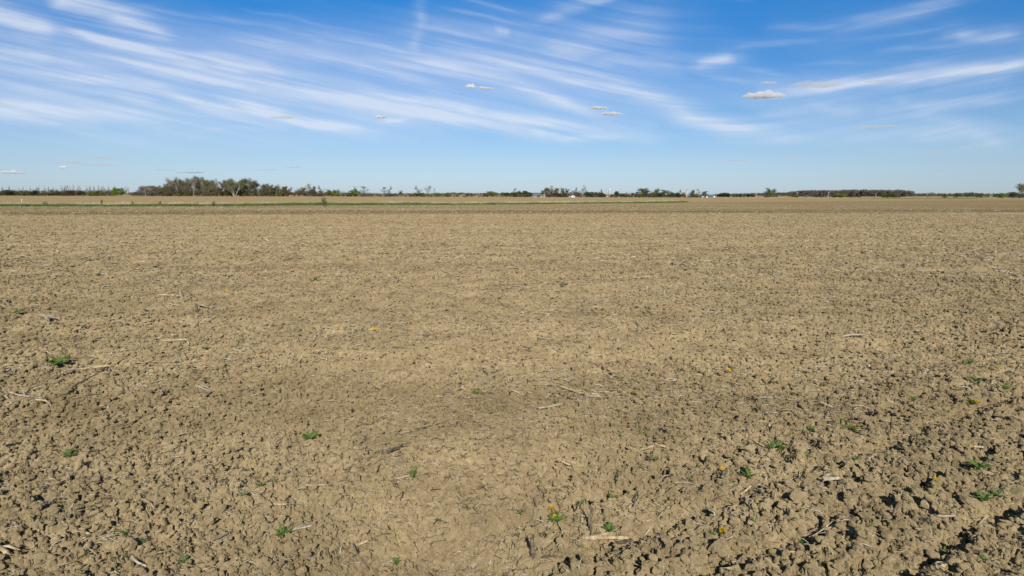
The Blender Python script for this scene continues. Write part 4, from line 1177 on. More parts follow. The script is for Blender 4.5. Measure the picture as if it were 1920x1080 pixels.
# -- scattered clumps up to the centre
L = [
    ('roundbrown', 563, 351, 17, 'brown domed tree, first right of the wood'), ('shrub_brown', 560, 356, 22, 'low brown thicket below the domed tree right of the wood'),
    ('shrub_brown', 575, 357, 16, 'brown thicket left of the pale twin trees'),
    ('roundbare', 574, 346, 11, 'leafless grey tree, left of the twin trees past the wood'), ('tallgrey', 580, 346, 8, 'slim pale tree between two fuller trees past the wood'),
    ('roundbrown', 585.5, 348.5, 13, 'reddish round tree, right of the twin trees past the wood'), ('shrub_olive', 582, 358, 14, 'olive bush under the twin trees'), ('shrub_red', 590, 358, 12, 'red brown bush under the twin trees'),
    ('roundbare', 602.5, 348.5, 17, 'bare-topped brown tree alone between thickets'), ('shrub_brown', 597, 358, 16, 'brown thicket left below the bare-topped tree'), ('shrub_brown', 607, 358.5, 15, 'brown thicket right below the bare-topped tree'),
    ('olive', 617, 355, 15, 'grey olive tree left of the dark green rounded one'), ('shrub_olive', 622, 358, 12, 'olive bush beside the dark green rounded tree'), ('green', 630, 355, 12, 'dark green rounded tree before the gap'),
    ('spindly', 639, 354, 7, 'thin pale tree in the gap of the hedge'), ('shrub_grey', 642, 359.5, 10, 'grey shrub in the gap of the hedge'), ('shrub_olive', 650, 360.5, 14, 'low olive shrub left of the dense green tree'), ('shrub_olive', 657, 359, 12, 'low olive shrub touching the dense green tree'),
    ('green', 667, 354, 18, 'dense bright green tree with dead branches above it'), ('vshape', 664, 348.5, 10, 'dead forked branches rising behind the dense green tree'),
    ('roundbare', 683, 350.5, 19, 'wide leafless tree right of the dense green tree'), ('shrub_grey', 680, 361, 16, 'grey brush under the wide leafless tree'), ('shrub_grey', 692, 361.5, 12, 'grey brush right of the wide leafless tree'),
    ('roundbare', 720, 352, 12, 'low leafless tree, left of two left of centre'), ('roundbare', 728.5, 349.5, 11, 'taller leafless tree, right of two left of centre'), ('green', 714, 364.5, 6, 'tiny green bush below the two leafless trees'),
    ('shrub_grey', 705, 362.5, 14, 'low grey brush between two leafless trees'), ('shrub_grey', 724, 362, 16, 'low grey brush under the two leafless trees'), ('shrub_brown', 738, 362.5, 14, 'brown brush before the small olive tree'),
    ('olive', 752, 357.5, 10, 'small thin olive tree left of centre'), ('roundbare', 749, 357, 10, 'small grey tree beside the thin olive one'), ('green', 760.5, 364.5, 6, 'tiny bright green bush right of the thin olive tree'), ('shrub_brown', 769, 363, 10, 'low brown brush left of the paired bare trees'),
    ('roundbare', 787, 349.5, 17, 'left of the paired full-crowned bare trees near the centre'), ('roundbare', 799, 349.5, 17, 'right of the paired full-crowned bare trees near the centre'), ('green', 790, 361, 14, 'green bush under the paired bare trees'), ('shrub_brown', 780, 361, 8, 'brown bush left under the paired bare trees'), ('green', 808, 365.8, 6, 'tiny green bush right of the paired bare trees'),
    ('spindly', 812, 351, 8, 'thin tree right of the paired bare trees'), ('shrub_olive', 838, 363, 11, 'olive bush alone at the field edge near the centre'), ('shrub_brown', 823, 365.5, 7, 'tiny brown bush at the field edge near the centre'), ('shrub_olive', 870, 367, 6, 'smallest olive bush at the field edge at the centre'),
    ('yellow', 922, 358, 20, 'yellow olive spreading tree alone right of centre'),
    ('olive', 941, 360, 9, 'small green tree left of the grove by the barn'), ('dark', 950, 360.5, 14, 'dark rounded tree at the left of the grove by the barn'), ('roundbare', 966, 354.5, 8, 'bare crown rising from the grove left of the barn'),
    ('dark', 963, 360, 14, 'dark tree under the bare crown left of the barn'), ('olive', 973, 357.5, 15, 'olive tree in the middle of the grove left of the barn'), ('dark', 983, 357.5, 16, 'highest dark tree of the grove left of the barn'), ('dark', 993, 360.5, 12, 'dark tree touching the barn at its left'),
    ('shrub_brown', 968, 364, 14, 'brown bush before the grove left of the barn'), ('shrub_brown', 980, 364, 14, 'brown bush in front of the highest dark tree by the barn'), ('shrub_olive', 1011, 366, 9, 'bush standing in front of the barn roof'),
    ('roundbrown', 1021, 352.5, 12, 'brown tree directly behind the barn gable'), ('roundbrown', 1030, 351.5, 14, 'brown tree right behind the barn'), ('tallgrey', 1036, 349.5, 12, 'pale pointed tree, tallest by the barn'), ('roundbrown', 1043, 352, 13, 'brown tree between barn and white house'),
    ('shrub_brown', 1028, 361, 15, 'brown thicket right of the barn gable'), ('shrub_brown', 1040, 361, 15, 'brown thicket under the pale pointed tree'), ('dark', 1052, 362, 14, 'dark evergreen, left of two beside the white house'), ('dark', 1062, 361, 14, 'dark evergreen right beside the white house'),
    ('roundbrown', 1055, 351.5, 11, 'reddish brown tree above the left evergreen'), ('tallred', 1064, 354.5, 9, 'thin budding tree above the right evergreen'), ('roundbare', 1078, 351.5, 13, 'ball-crowned bare tree above the white house'), ('shrub_brown', 1076, 359, 13, 'brown brush behind the white house'), ('shrub_brown', 1086, 359, 15, 'brown brush right of the white house'),
    ('tallgrey', 1092, 348.5, 10, 'pale leaning tree between the white house and silos'), ('spindly', 1100, 351.5, 11, 'tree with one long bare pale trunk right of the leaning tree'),
    ('dark', 1102, 359, 13, 'dark evergreen, first of the block left of the silos'), ('dark', 1111, 359.5, 13, 'dark evergreen, second of the block left of the silos'), ('shrub_brown', 1119, 360, 14, 'brown mass, third of the block left of the silos'), ('dark', 1129, 361, 12, 'dark evergreen closest to the silos'),
    ('vshape', 1127, 352, 11, 'forked bare tree just left of the silos'),
    ('roundbrown', 1147, 364, 10, 'low brown tree right below the silos'), ('dark', 1156, 358, 9, 'single dark tree between silos and mast'), ('shrub_olive', 1155, 367, 6, 'small green bush by the red shed'),
    ('yellow', 1166, 364, 12, 'yellow bush, left of two before the steel bins'), ('yellow', 1180, 364, 16, 'yellow bush, right of two before the steel bins'), ('spindly', 1174, 358.5, 8, 'slight bare tree between the two yellow bushes'), ('roundbrown', 1193, 360, 9, 'dark brown tree right of the steel bins'),
    ('roundbrown', 1207, 352.5, 29, 'broadest round budding tree right of the steel bins'), ('green', 1202, 363, 12, 'green bush before the broadest round tree'), ('shrub_brown', 1218, 362, 15, 'brown bush at the right foot of the broadest round tree'),
    ('olive', 1229, 353, 15, 'pointed olive tree right of the broadest round tree'), ('dark', 1237, 361, 12, 'dark bush between the pointed and the wide brown tree'), ('shrub_olive', 1226, 363, 13, 'olive brush under the pointed olive tree'),
    ('roundbrown', 1251, 355.5, 23, 'wide brown tree left of the brick-topped silo'), ('dark', 1261, 361, 12, 'dark tree right below the wide brown tree'), ('roundbare', 1271, 356, 12, 'light grey bare tree left of the brick-topped silo'), ('dark', 1270, 361.5, 12, 'dark bush under the light grey bare tree'), ('shrub_red', 1281, 361, 10, 'red brown brush touching the brick-topped silo'),
    ('roundbrown', 1297.5, 355.5, 11, 'round brown tree just right of the brick-topped silo'), ('shrub_olive', 1298, 366, 9, 'green bush beneath the round brown tree'), ('roundbare', 1308, 355.5, 8, 'light bare tree above the purple shed'), ('shrub_brown', 1306, 364, 13, 'dull brush left of the purple shed'),
    ('roundbrown', 1320, 358, 13, 'brown tree behind the long farm building'), ('dark', 1349, 363, 10, 'dark low tree left of the first utility pole'), ('dark', 1359, 361, 17, 'dark green dome right of the first utility pole'), ('dark', 1366, 363, 10, 'dark bush at the right of the green dome'),
    ('dark', 1375, 366.5, 5, 'little round dark tree, first of the small row'), ('dark', 1381.5, 364.5, 6, 'round dark tree, second of the small row'), ('dark', 1388, 364, 8, 'round dark tree, third of the small row'), ('dark', 1395, 366, 4, 'smallest dark tree of the small row'), ('dark', 1403, 364, 9, 'broad dark tree of the small row'), ('dark', 1412, 364.5, 8, 'dark tree by the second utility pole'),
    ('olive', 1441, 351.5, 17, 'tall green grey tree alone before the distant forest'), ('olive', 1448, 353.5, 13, 'right-hand crown of the tall lone tree before the forest'), ('shrub_olive', 1453, 364, 9, 'green bush at the foot of the tall lone tree'), ('shrub_brown', 1438, 363, 10, 'grey brush at the foot of the tall lone tree'),
    ('green', 1491, 366, 13, 'low green bush by the third utility pole'), ('shrub_grey', 1511, 365, 11, 'tan grey bush right of the third utility pole'), ('shrub_olive', 1531, 366, 15, 'low olive bush left of the fourth utility pole'), ('shrub_olive', 1545, 367, 8, 'lowest olive bush touching the fourth utility pole'),
    ('shrub_olive', 1562, 364.5, 12, 'olive brown bush right of the fourth utility pole'), ('green', 1579, 361.5, 21, 'bright green domed tree before the forest'), ('roundbrown', 1594, 361.5, 15, 'brown domed tree touching the bright green one'), ('olive', 1602, 364, 9, 'small olive bush right of the brown domed tree'), ('shrub_brown', 1609, 366, 10, 'low brown bush before the forest'),
    ('green', 1663, 361.5, 20, 'bright green tree, left of a pair right of the fifth pole'), ('green', 1675.5, 363.5, 8, 'narrow green tree, right of a pair past the fifth pole'), ('shrub_red', 1683.5, 363, 10, 'red brown bush right of the green pair'),
    ('roundbare', 1745, 361, 13, 'bare brown tree beside the sixth pole'), ('shrub_red', 1771.5, 365.5, 7, 'single red brown bush in the far pale field'), ('roundbrown', 1793, 362, 8, 'grey brown tree at the end of the far pale field'),
    ('shrub_brown', 1838, 362.5, 11, 'brown round bush left of the last utility pole'), ('green', 1877, 361.5, 18, 'bright green pointed tree near the right edge'), ('shrub_grey', 1888, 364, 8, 'grey bush right of the bright green pointed tree'),
    ('dark', 1900, 359.5, 22, 'dark olive mass of foliage at the right edge'), ('tallred', 1911, 346, 20, 'tall thin-leaved brown tree at the right edge'), ('shrub_olive', 1918, 363, 14, 'olive bush cut by the right edge'), ('roundbare', 1928, 352, 18, 'bare tree just past the right edge'),
]
for k, x, tp, w, lb in L:
    tree(k, x, tp, w * 1.05, lb, None, 640 + (hash_ := (x * 7.3) % 16), rt)
for i in range(26):
    tree(rt.choice(['shrub_brown', 'shrub_grey', 'shrub_olive']), 642 + i * 11.5 + rt.uniform(-4, 4), rt.uniform(361.5, 364.5), rt.uniform(9, 14), 'low brown shrub in the thin hedge at the centre', 'thin hedge along the centre of the far field edge', 646 + rt.uniform(-2, 8), rt)
for i in range(30):
    x = 1028 + i * 10.6 + rt.uniform(-3, 3)
    if 1065 < x < 1081 or 1128 < x < 1161 or 1282 < x < 1294 or 1314 < x < 1344: continue
    tree(rt.choice(['shrub_brown', 'dark', 'shrub_olive', 'olive']), x, rt.uniform(360, 363.5), rt.uniform(10, 14), 'low brown shrub in the belt between the farms', 'shrub belt between the farms right of centre', 662 + rt.uniform(-2, 8), rt)
# -- trees on the grass strip and in the field
tree('shrub_olive', 607, 369, 9, 'dark lone shrub standing on the grass strip left of centre', None, 139, rt)
tree('shrub_brown', 190, 374, 4, 'thin brown weed bush behind the grass strip at left', None, 136, rt)
tree('shrub_olive', 247, 378, 5, 'small green weed bush behind the grass strip, second from left', None, 136, rt)
tree('shrub_brown', 299, 377, 4, 'small brown weed bush behind the grass strip, third from left', None, 137, rt)
tree('shrub_olive', 400, 378, 7, 'small green spiky weed rising from the grass strip', None, 137, rt)
tree('shrub_olive', 84, 380.5, 8, 'low green weed behind the grass strip at the left', None, 134, rt)
tree('shrub_brown', 370, 380, 3, 'tiny weed bush on the grass strip left of the spiky weed', None, 137, rt)


for g, items in grouped.items():
    items.sort(key=lambda t: t[0])
    for i, (_, r, lb) in enumerate(items):
        r['label'] = ORD[i] + ' ' + lb.replace(' in the', ' from left, in the', 1).replace(' at the foot', ' from left, at the foot', 1).replace(' below the', ' from left, below the', 1) if True else lb


# -- uncountable far woods
def wood(name, x0, x1, topf, Y, depth, n, leaf, label, sw=11, parts=60, seed=1, base=0):
    rs = random.Random(seed); mb = MB()
    for i in range(n):
        px = rs.uniform(x0, x1); yy = Y + rs.random() * depth
        p = at_depth(px, 366, yy); t = at_depth(px, topf(px) + rs.uniform(-.5, 1.3), yy)
        H = t.z * 1.0; w = H * rs.uniform(.28, .42)
        mb.tube([(p.x, yy, -1), (p.x, yy, H * .5), (p.x + rs.uniform(-.5, .5), yy, H * .9)], [w * .07, w * .05, w * .02], 3, False, 0)
        for c in range(5):
            cx, cy, cz = rs.uniform(-.7, .7) * w, rs.uniform(-.7, .7) * w, H * rs.uniform(.25, .82); r = w * rs.uniform(.4, .65)
            for _ in range(parts // 5):
                d = Vector((rs.gauss(0, 1), rs.gauss(0, 1), rs.gauss(0, 1))).normalized() * r * rs.random() ** .5
                q = Vector((p.x + cx, yy + cy, cz)) + d; q.z = min(max(q.z, .3), H)
                s = w * .28 * rs.uniform(.5, 1.2); a = Vector((rs.gauss(0, 1), rs.gauss(0, 1), rs.gauss(0, 1))).normalized() * s; b = a.orthogonal().normalized() * s
                mb.add([q - a, q + b, q + a * .7 - b * .5], [(0, 1, 2)], 1 + (rs.random() < .35))
    o = mb.obj(name, [bark_grey, TW[leaf[0]], TW[leaf[1]]]); tag(o, label, 'forest', kind='stuff'); return o


def lerpf(pts):
    def f(x):
        for (a, b), (c, d) in zip(pts[:-1], pts[1:]):
            if x <= c: return b + (d - b) * max(0, (x - a)) / (c - a)
        return pts[-1][1]
    return f


wood('distant_forest', 1478, 1712, lerpf([(1478, 359), (1500, 356.5), (1560, 355.8), (1600, 354.8), (1690, 355.2), (1712, 357.5)]), 1350, 120, 700, ('far', 'far'), 'long distant forest of bare brown trees at the right', seed=3)
wood('distant_forest', 1340, 1480, lerpf([(1340, 363.5), (1380, 362.5), (1420, 361.2), (1480, 360)]), 1700, 120, 420, ('far', 'dark'), 'lower distant forest between the farm and the tall lone tree', seed=4)
wood('distant_forest', 1712, 1800, lerpf([(1712, 362.5), (1740, 361.5), (1800, 362.5)]), 1700, 150, 260, ('far', 'dark'), 'distant treeline behind the sixth utility pole', seed=5)
wood('distant_forest', 1790, 1960, lerpf([(1790, 361), (1812, 360), (1820, 359), (1832, 361), (1850, 361.5), (1868, 362), (1960, 362)]), 1050, 60, 220, ('dark', 'dark'), 'dark distant trees behind the last utility pole', seed=6)
wood('distant_treeline', -120, 560, lerpf([(-120, 359.3), (560, 359.8)]), 1500, 200, 700, ('far', 'dark'), 'distant treeline seen through the left hedge', seed=7)
wood('distant_treeline', 540, 830, lerpf([(540, 359.5), (600, 361), (700, 361.8), (830, 361.8)]), 1900, 200, 480, ('far', 'dark'), 'distant treeline between the wood and the centre', seed=8)
wood('distant_treeline', 830, 1000, lerpf([(830, 361.5), (850, 360.2), (880, 361.2), (900, 361.5), (1000, 361)]), 2300, 200, 380, ('dark', 'brown'), 'distant treeline behind the pale far field at the centre', seed=9)
wood('distant_treeline', 1000, 1345, lerpf([(1000, 362.5), (1345, 363.5)]), 2100, 200, 560, ('dark', 'brown'), 'distant treeline behind the farms right of centre', seed=10)

# ------------------------------------------------------------------ farm buildings, silos, poles
m_wall_w = plain('white_siding', [(0.3, (0.68, 0.67, 0.64)), (0.7, (0.8, 0.79, 0.76))], .8)
m_wall_g = plain('weathered_boards', [(0.3, (0.26, 0.25, 0.24)), (0.7, (0.38, 0.36, 0.34))], .8)
m_roof_g = plain('grey_metal_roof', [(0.3, (0.12, 0.125, 0.13)), (0.7, (0.2, 0.2, 0.21))], .8, rough=.5)
m_roof_b = plain('blue_grey_roof', [(0.3, (0.12, 0.17, 0.24)), (0.7, (0.18, 0.24, 0.32))], .8, rough=.5)
m_roof_d = plain('dark_shingle_roof', [(0.3, (0.05, 0.05, 0.055)), (0.7, (0.1, 0.1, 0.1))], .8)
m_red = plain('red_barn_paint', [(0.3, (0.35, 0.04, 0.05)), (0.7, (0.5, 0.06, 0.07))], .8)
m_purple = plain('dull_purple_siding', [(0.3, (0.16, 0.12, 0.14)), (0.7, (0.22, 0.17, 0.19))], .8)
m_conc = plain('tan_silo_staves', [(0.3, (0.42, 0.35, 0.27)), (0.7, (0.55, 0.47, 0.37))], .8)
m_concg = plain('grey_silo_staves', [(0.3, (0.32, 0.32, 0.33)), (0.7, (0.45, 0.45, 0.46))], .8)
m_dome = plain('white_silo_dome', [(0.3, (0.72, 0.72, 0.72)), (0.7, (0.82, 0.82, 0.82))], .8, rough=.4)
m_brick = plain('reddish_silo_top', [(0.3, (0.34, 0.14, 0.10)), (0.7, (0.46, 0.22, 0.17))], .8)
m_win = plain('window_glass', [(0.3, (0.02, 0.025, 0.03)), (0.7, (0.04, 0.05, 0.06))], .8, rough=.15)
m_pole = plain('weathered_pole_wood', [(0.3, (0.30, 0.26, 0.22)), (0.7, (0.42, 0.37, 0.32))], 1.0)


def building(name, x0, x1, ybase, yeave, yridge, Y, depth, wall, roof, label, gable_front=False, wins=(), door=None, dwall=None):
    """box with a pitched roof with eaves; x in pixels; gable_front: ridge runs away from the camera"""
    a = at_depth(x0, 368, Y); b = at_depth(x1, 368, Y); W = b.x - a.x
    he = at_depth((x0 + x1) / 2, yeave, Y).z; hr = at_depth((x0 + x1) / 2, yridge, Y).z
    root = link(name, None, loc=((a.x + b.x) / 2, Y, 0)); tag(root, label, 'building')
    w2 = W / 2; mb = MB()
    mb.box(-w2, w2, 0, depth, -.3, he)
    if gable_front:
        for yy, fl in ((0, 0), (depth, 1)):
            mb.add([(-w2, yy, he), (w2, yy, he), (0, yy, hr)], [(0, 1, 2) if not fl else (2, 1, 0)])
    else:
        for xx, fl in ((-w2, 1), (w2, 0)):
            mb.add([(xx, 0, he), (xx, depth, he), (xx, depth / 2, hr)], [(0, 1, 2) if not fl else (2, 1, 0)])
    mb.obj('wall', wall, root)
    rb = MB(); e = .35; th = .18
    if gable_front:
        sl = (hr - he) / w2
        for s in (-1, 1):
            p = [(0, hr), (s * (w2 + e), he - e * sl)]
            vs = [(p[0][0], -e, p[0][1]), (p[1][0], -e, p[1][1]), (p[1][0], depth + e, p[1][1]), (p[0][0], depth + e, p[0][1])]
            rb.add(vs + [(v[0], v[1], v[2] + th) for v in vs], [(0, 1, 2, 3), (7, 6, 5, 4), (0, 4, 5, 1), (1, 5, 6, 2), (2, 6, 7, 3), (3, 7, 4, 0)])
    else:
        sl = (hr - he) / (depth / 2)
        for s in (0, 1):
            y1 = -e if s == 0 else depth + e
            vs = [(-w2 - e, depth / 2, hr), (w2 + e, depth / 2, hr), (w2 + e, y1, he - e * sl), (-w2 - e, y1, he - e * sl)]
            rb.add(vs + [(v[0], v[1], v[2] + th) for v in vs], [(0, 1, 2, 3), (7, 6, 5, 4), (0, 4, 5, 1), (1, 5, 6, 2), (2, 6, 7, 3), (3, 7, 4, 0)])
    rb.obj('roof', roof, root)
    for (fx, z0, ww, hh) in wins:
        m2 = MB(); m2.box(fx * W - ww / 2, fx * W + ww / 2, -.06, .02, z0, z0 + hh); m2.obj('window', m_win, root)
    if door:
        fx, ww, hh, dm = door; m2 = MB(); m2.box(fx * W - ww / 2, fx * W + ww / 2, -.09, .01, 0, hh); m2.obj('door', dm, root)
    return root


def silo(name, x, wpx, top, Y, mat, cap, label, cat='silo', capf=.16, bands=6):
    p = at_depth(x, 368, Y); H = at_depth(x, top, Y).z; r = wpx / 2 / FOC * Y
    root = link(name, None, loc=(p.x, Y, 0)); tag(root, label, cat)
    mb = MB(); hc = r * 2 * capf if capf < 1 else r * capf
    hb = H - r * .8
    mb.tube([(0, 0, -.3), (0, 0, hb)], [r, r], 16); mb.obj('wall', mat, root, True)
    b = MB()
    for k in range(bands):
        z = hb * (k + .7) / bands; b.tube([(0, 0, z - .08), (0, 0, z + .08)], [r * 1.02, r * 1.02], 16, True)
    b.obj('hoop', mat, root)
    c = MB(); c.tube([(0, 0, hb), (0, 0, hb + r * .35), (0, 0, hb + r * .65), (0, 0, hb + r * .8)], [r * 1.04, r * .9, r * .55, r * .1], 16); c.obj('roof', cap, root, True)
    return root


silo('silo', 71.4, 3.0, 356, 900, m_dome, m_dome, 'white silo above the hedge at far left')
silo('silo', 77.6, 3.4, 356.5, 905, m_conc, m_concg, 'tan silo right of the white one at far left')
building('farmhouse', 65.8, 68.4, 366, 364.5, 363.4, 700, 5, m_wall_w, m_roof_g, 'tiny white house below the white silo at far left', True, wins=((0, .6, .5, .6),))
building('shed', 59.8, 62.6, 366, 364.5, 362.8, 705, 6, m_wall_g, m_roof_g, 'small grey gabled shed left of the tiny white house', True)
building('barn', 997, 1023, 369.7, 366.8, 361.6, 652, 12, m_wall_g, m_roof_g, 'large grey barn with a broad metal roof right of centre', False, door=(.2, 2.4, 1.7, m_wall_w))
building('lean_to', 1017.5, 1023, 369.7, 366, 363, 646, 5, m_wall_w, m_roof_g, 'pale gabled annex at the right end of the grey barn', True, wins=((0, .9, .7, .7),))
building('farmhouse', 1070.2, 1078.2, 370.3, 367.6, 365.6, 636, 7, m_wall_w, m_roof_g, 'white farmhouse under the ball-crowned bare tree', True, wins=((-.22, .7, .5, .7), (.22, .7, .5, .7)))
building('shed', 1067.2, 1069.9, 370.3, 367.4, 366.2, 640, 4, m_wall_w, m_roof_d, 'small white shed with dark roof left of the white farmhouse', False)
silo('silo', 1134.6, 2.6, 358.5, 900, m_concg, m_concg, 'shorter grey silo, left of the trio')
silo('silo', 1138.0, 2.9, 355.2, 905, m_conc, m_concg, 'tan silo in the middle of the trio')
silo('silo', 1142.6, 4.0, 354.4, 900, m_conc, m_dome, 'widest tan silo with white dome, right of the trio')
silo('grain_bin', 1138, 5, 366, 860, m_dome, m_roof_g, 'low steel bin at the foot of the silo trio', 'grain bin', bands=3)
building('shed', 1151, 1154.8, 369.5, 366.6, 365.2, 850, 7, m_red, m_roof_g, 'small red shed right of the silos', False)
building('shed', 1157.6, 1160.4, 369.5, 366.9, 365.4, 850, 7, m_wall_w, m_roof_b, 'small white shed left of the radio mast', False)
silo('grain_bin', 1182.2, 4.6, 361.2, 960, m_dome, m_roof_b, 'white bin with blue roof, left of the pair', 'grain bin', bands=4)
silo('grain_bin', 1187.6, 3.6, 361.4, 965, m_dome, m_roof_b, 'white bin with blue roof, right of the pair', 'grain bin', bands=4)
silo('silo', 1287.3, 3.8, 355.3, 640, m_conc, m_brick, 'brick-topped tan silo standing alone among trees')
building('shed', 1291, 1295, 370, 368.4, 367.3, 645, 5, m_wall_g, m_roof_b, 'low grey shed at the foot of the brick-topped silo', False)
building('shed', 1315, 1321, 370.3, 368.3, 366.7, 640, 6, m_wall_g, m_purple, 'dull purple-roofed shed left of the long farm building', True)
building('farm_building', 1322, 1342.5, 370.4, 368.3, 366.4, 644, 9, m_roof_d, m_roof_b, 'long farm building with blue grey roof', False, wins=((0, .4, 3, .6),))
building('farmhouse', 1324, 1327.2, 370.5, 368.6, 367.6, 636, 4, m_wall_w, m_roof_g, 'white gable end at the left of the long farm building', True)
building('farmhouse', 1337.6, 1341, 370.5, 367.8, 366.9, 636, 4, m_wall_w, m_roof_g, 'white gable end at the right of the long farm building', True)
building('shed', 1567.6, 1570.4, 371.4, 370, 369.2, 660, 3, m_wall_w, m_roof_g, 'tiny pale shed before the bright green domed tree', True)
building('shed', 1478.5, 1481, 371, 369.9, 369.2, 690, 3, m_wall_w, m_roof_g, 'tiny white shed right of the tall lone tree', True)


def pole(x, top, Y, label, arm=True, lean=0.0):
    p = at_depth(x, 368, Y); H = at_depth(x, top, Y).z
    root = link('utility_pole', None, loc=(p.x, Y, 0)); root.rotation_euler = (0, lean, 0); tag(root, label, 'utility pole', 'utility poles along the far road')
    m = MB(); m.tube([(0, 0, -.3), (0, 0, H)], [.26, .2], 8); m.obj('shaft', m_pole, root)
    if arm:
        c = MB(); c.box(-1.1, 1.1, -.1, .1, H - .8, H - .6); c.obj('crossarm', m_pole, root)
        for s in (-1, 0.0, 1):
            i = MB(); i.tube([(s * .95, 0, H - .6), (s * .95, 0, H - .35)], [.07, .05], 6); i.obj('insulator', m_dome, root)


pole(1352.6, 362, 655, 'first utility pole from the left, beside the green dome tree', False)
pole(1418, 362.5, 665, 'second utility pole from the left, beside the small dark trees')
pole(1494.5, 360.3, 668, 'third utility pole from the left, behind the low green bush')
pole(1553.2, 359, 640, 'fourth and tallest utility pole before the distant forest')
pole(1642, 361.3, 655, 'fifth utility pole from the left, slightly leaning', False, .05)
pole(1738.5, 362, 650, 'sixth utility pole, with a crossarm, beside the bare brown tree')
pole(1856.5, 361.8, 650, 'last utility pole near the right edge')
pole(941, 365, 660, 'short pole alone left of the barn grove', False)
# radio mast
p = at_depth(1164.3, 368, 1200); root = link('radio_mast', None, loc=(p.x, 1200, 0)); tag(root, 'thin lattice radio mast between the silos and steel bins', 'mast')
Hm = at_depth(1164.3, 351.5, 1200).z; mm = MB()
legs = [(math.cos(a) * .45, math.sin(a) * .45) for a in (0, 2.09, 4.19)]
for q in legs: mm.tube([(q[0], q[1], 0), (q[0] * .4, q[1] * .4, Hm)], [.10, .08], 4)
mm.obj('leg', m_concg, root)
br = MB()
for k in range(14):
    z0 = Hm * k / 14; z1 = Hm * (k + 1) / 14; a = legs[k % 3]; b = legs[(k + 1) % 3]; s0 = 1 - .6 * k / 14; s1 = 1 - .6 * (k + 1) / 14
    br.tube([(a[0] * s0, a[1] * s0, z0), (b[0] * s1, b[1] * s1, z1)], [.06, .06], 3)
br.obj('brace', m_concg, root)
# white marker post on the strip at far left
p = ground(22, 385); mb = MB(); mb.tube([(0, 0, -.1), (0, 0, 1.0)], [.03, .03], 6); mb.tube([(0, 0, 1.0), (0, 0, 1.22)], [.09, .09], 8)
o = mb.obj('marker_post', m_dome); o.location = (p.x, p.y + 3, 0); tag(o, 'thin white marker post with a knob behind the grass strip at far left', 'post')


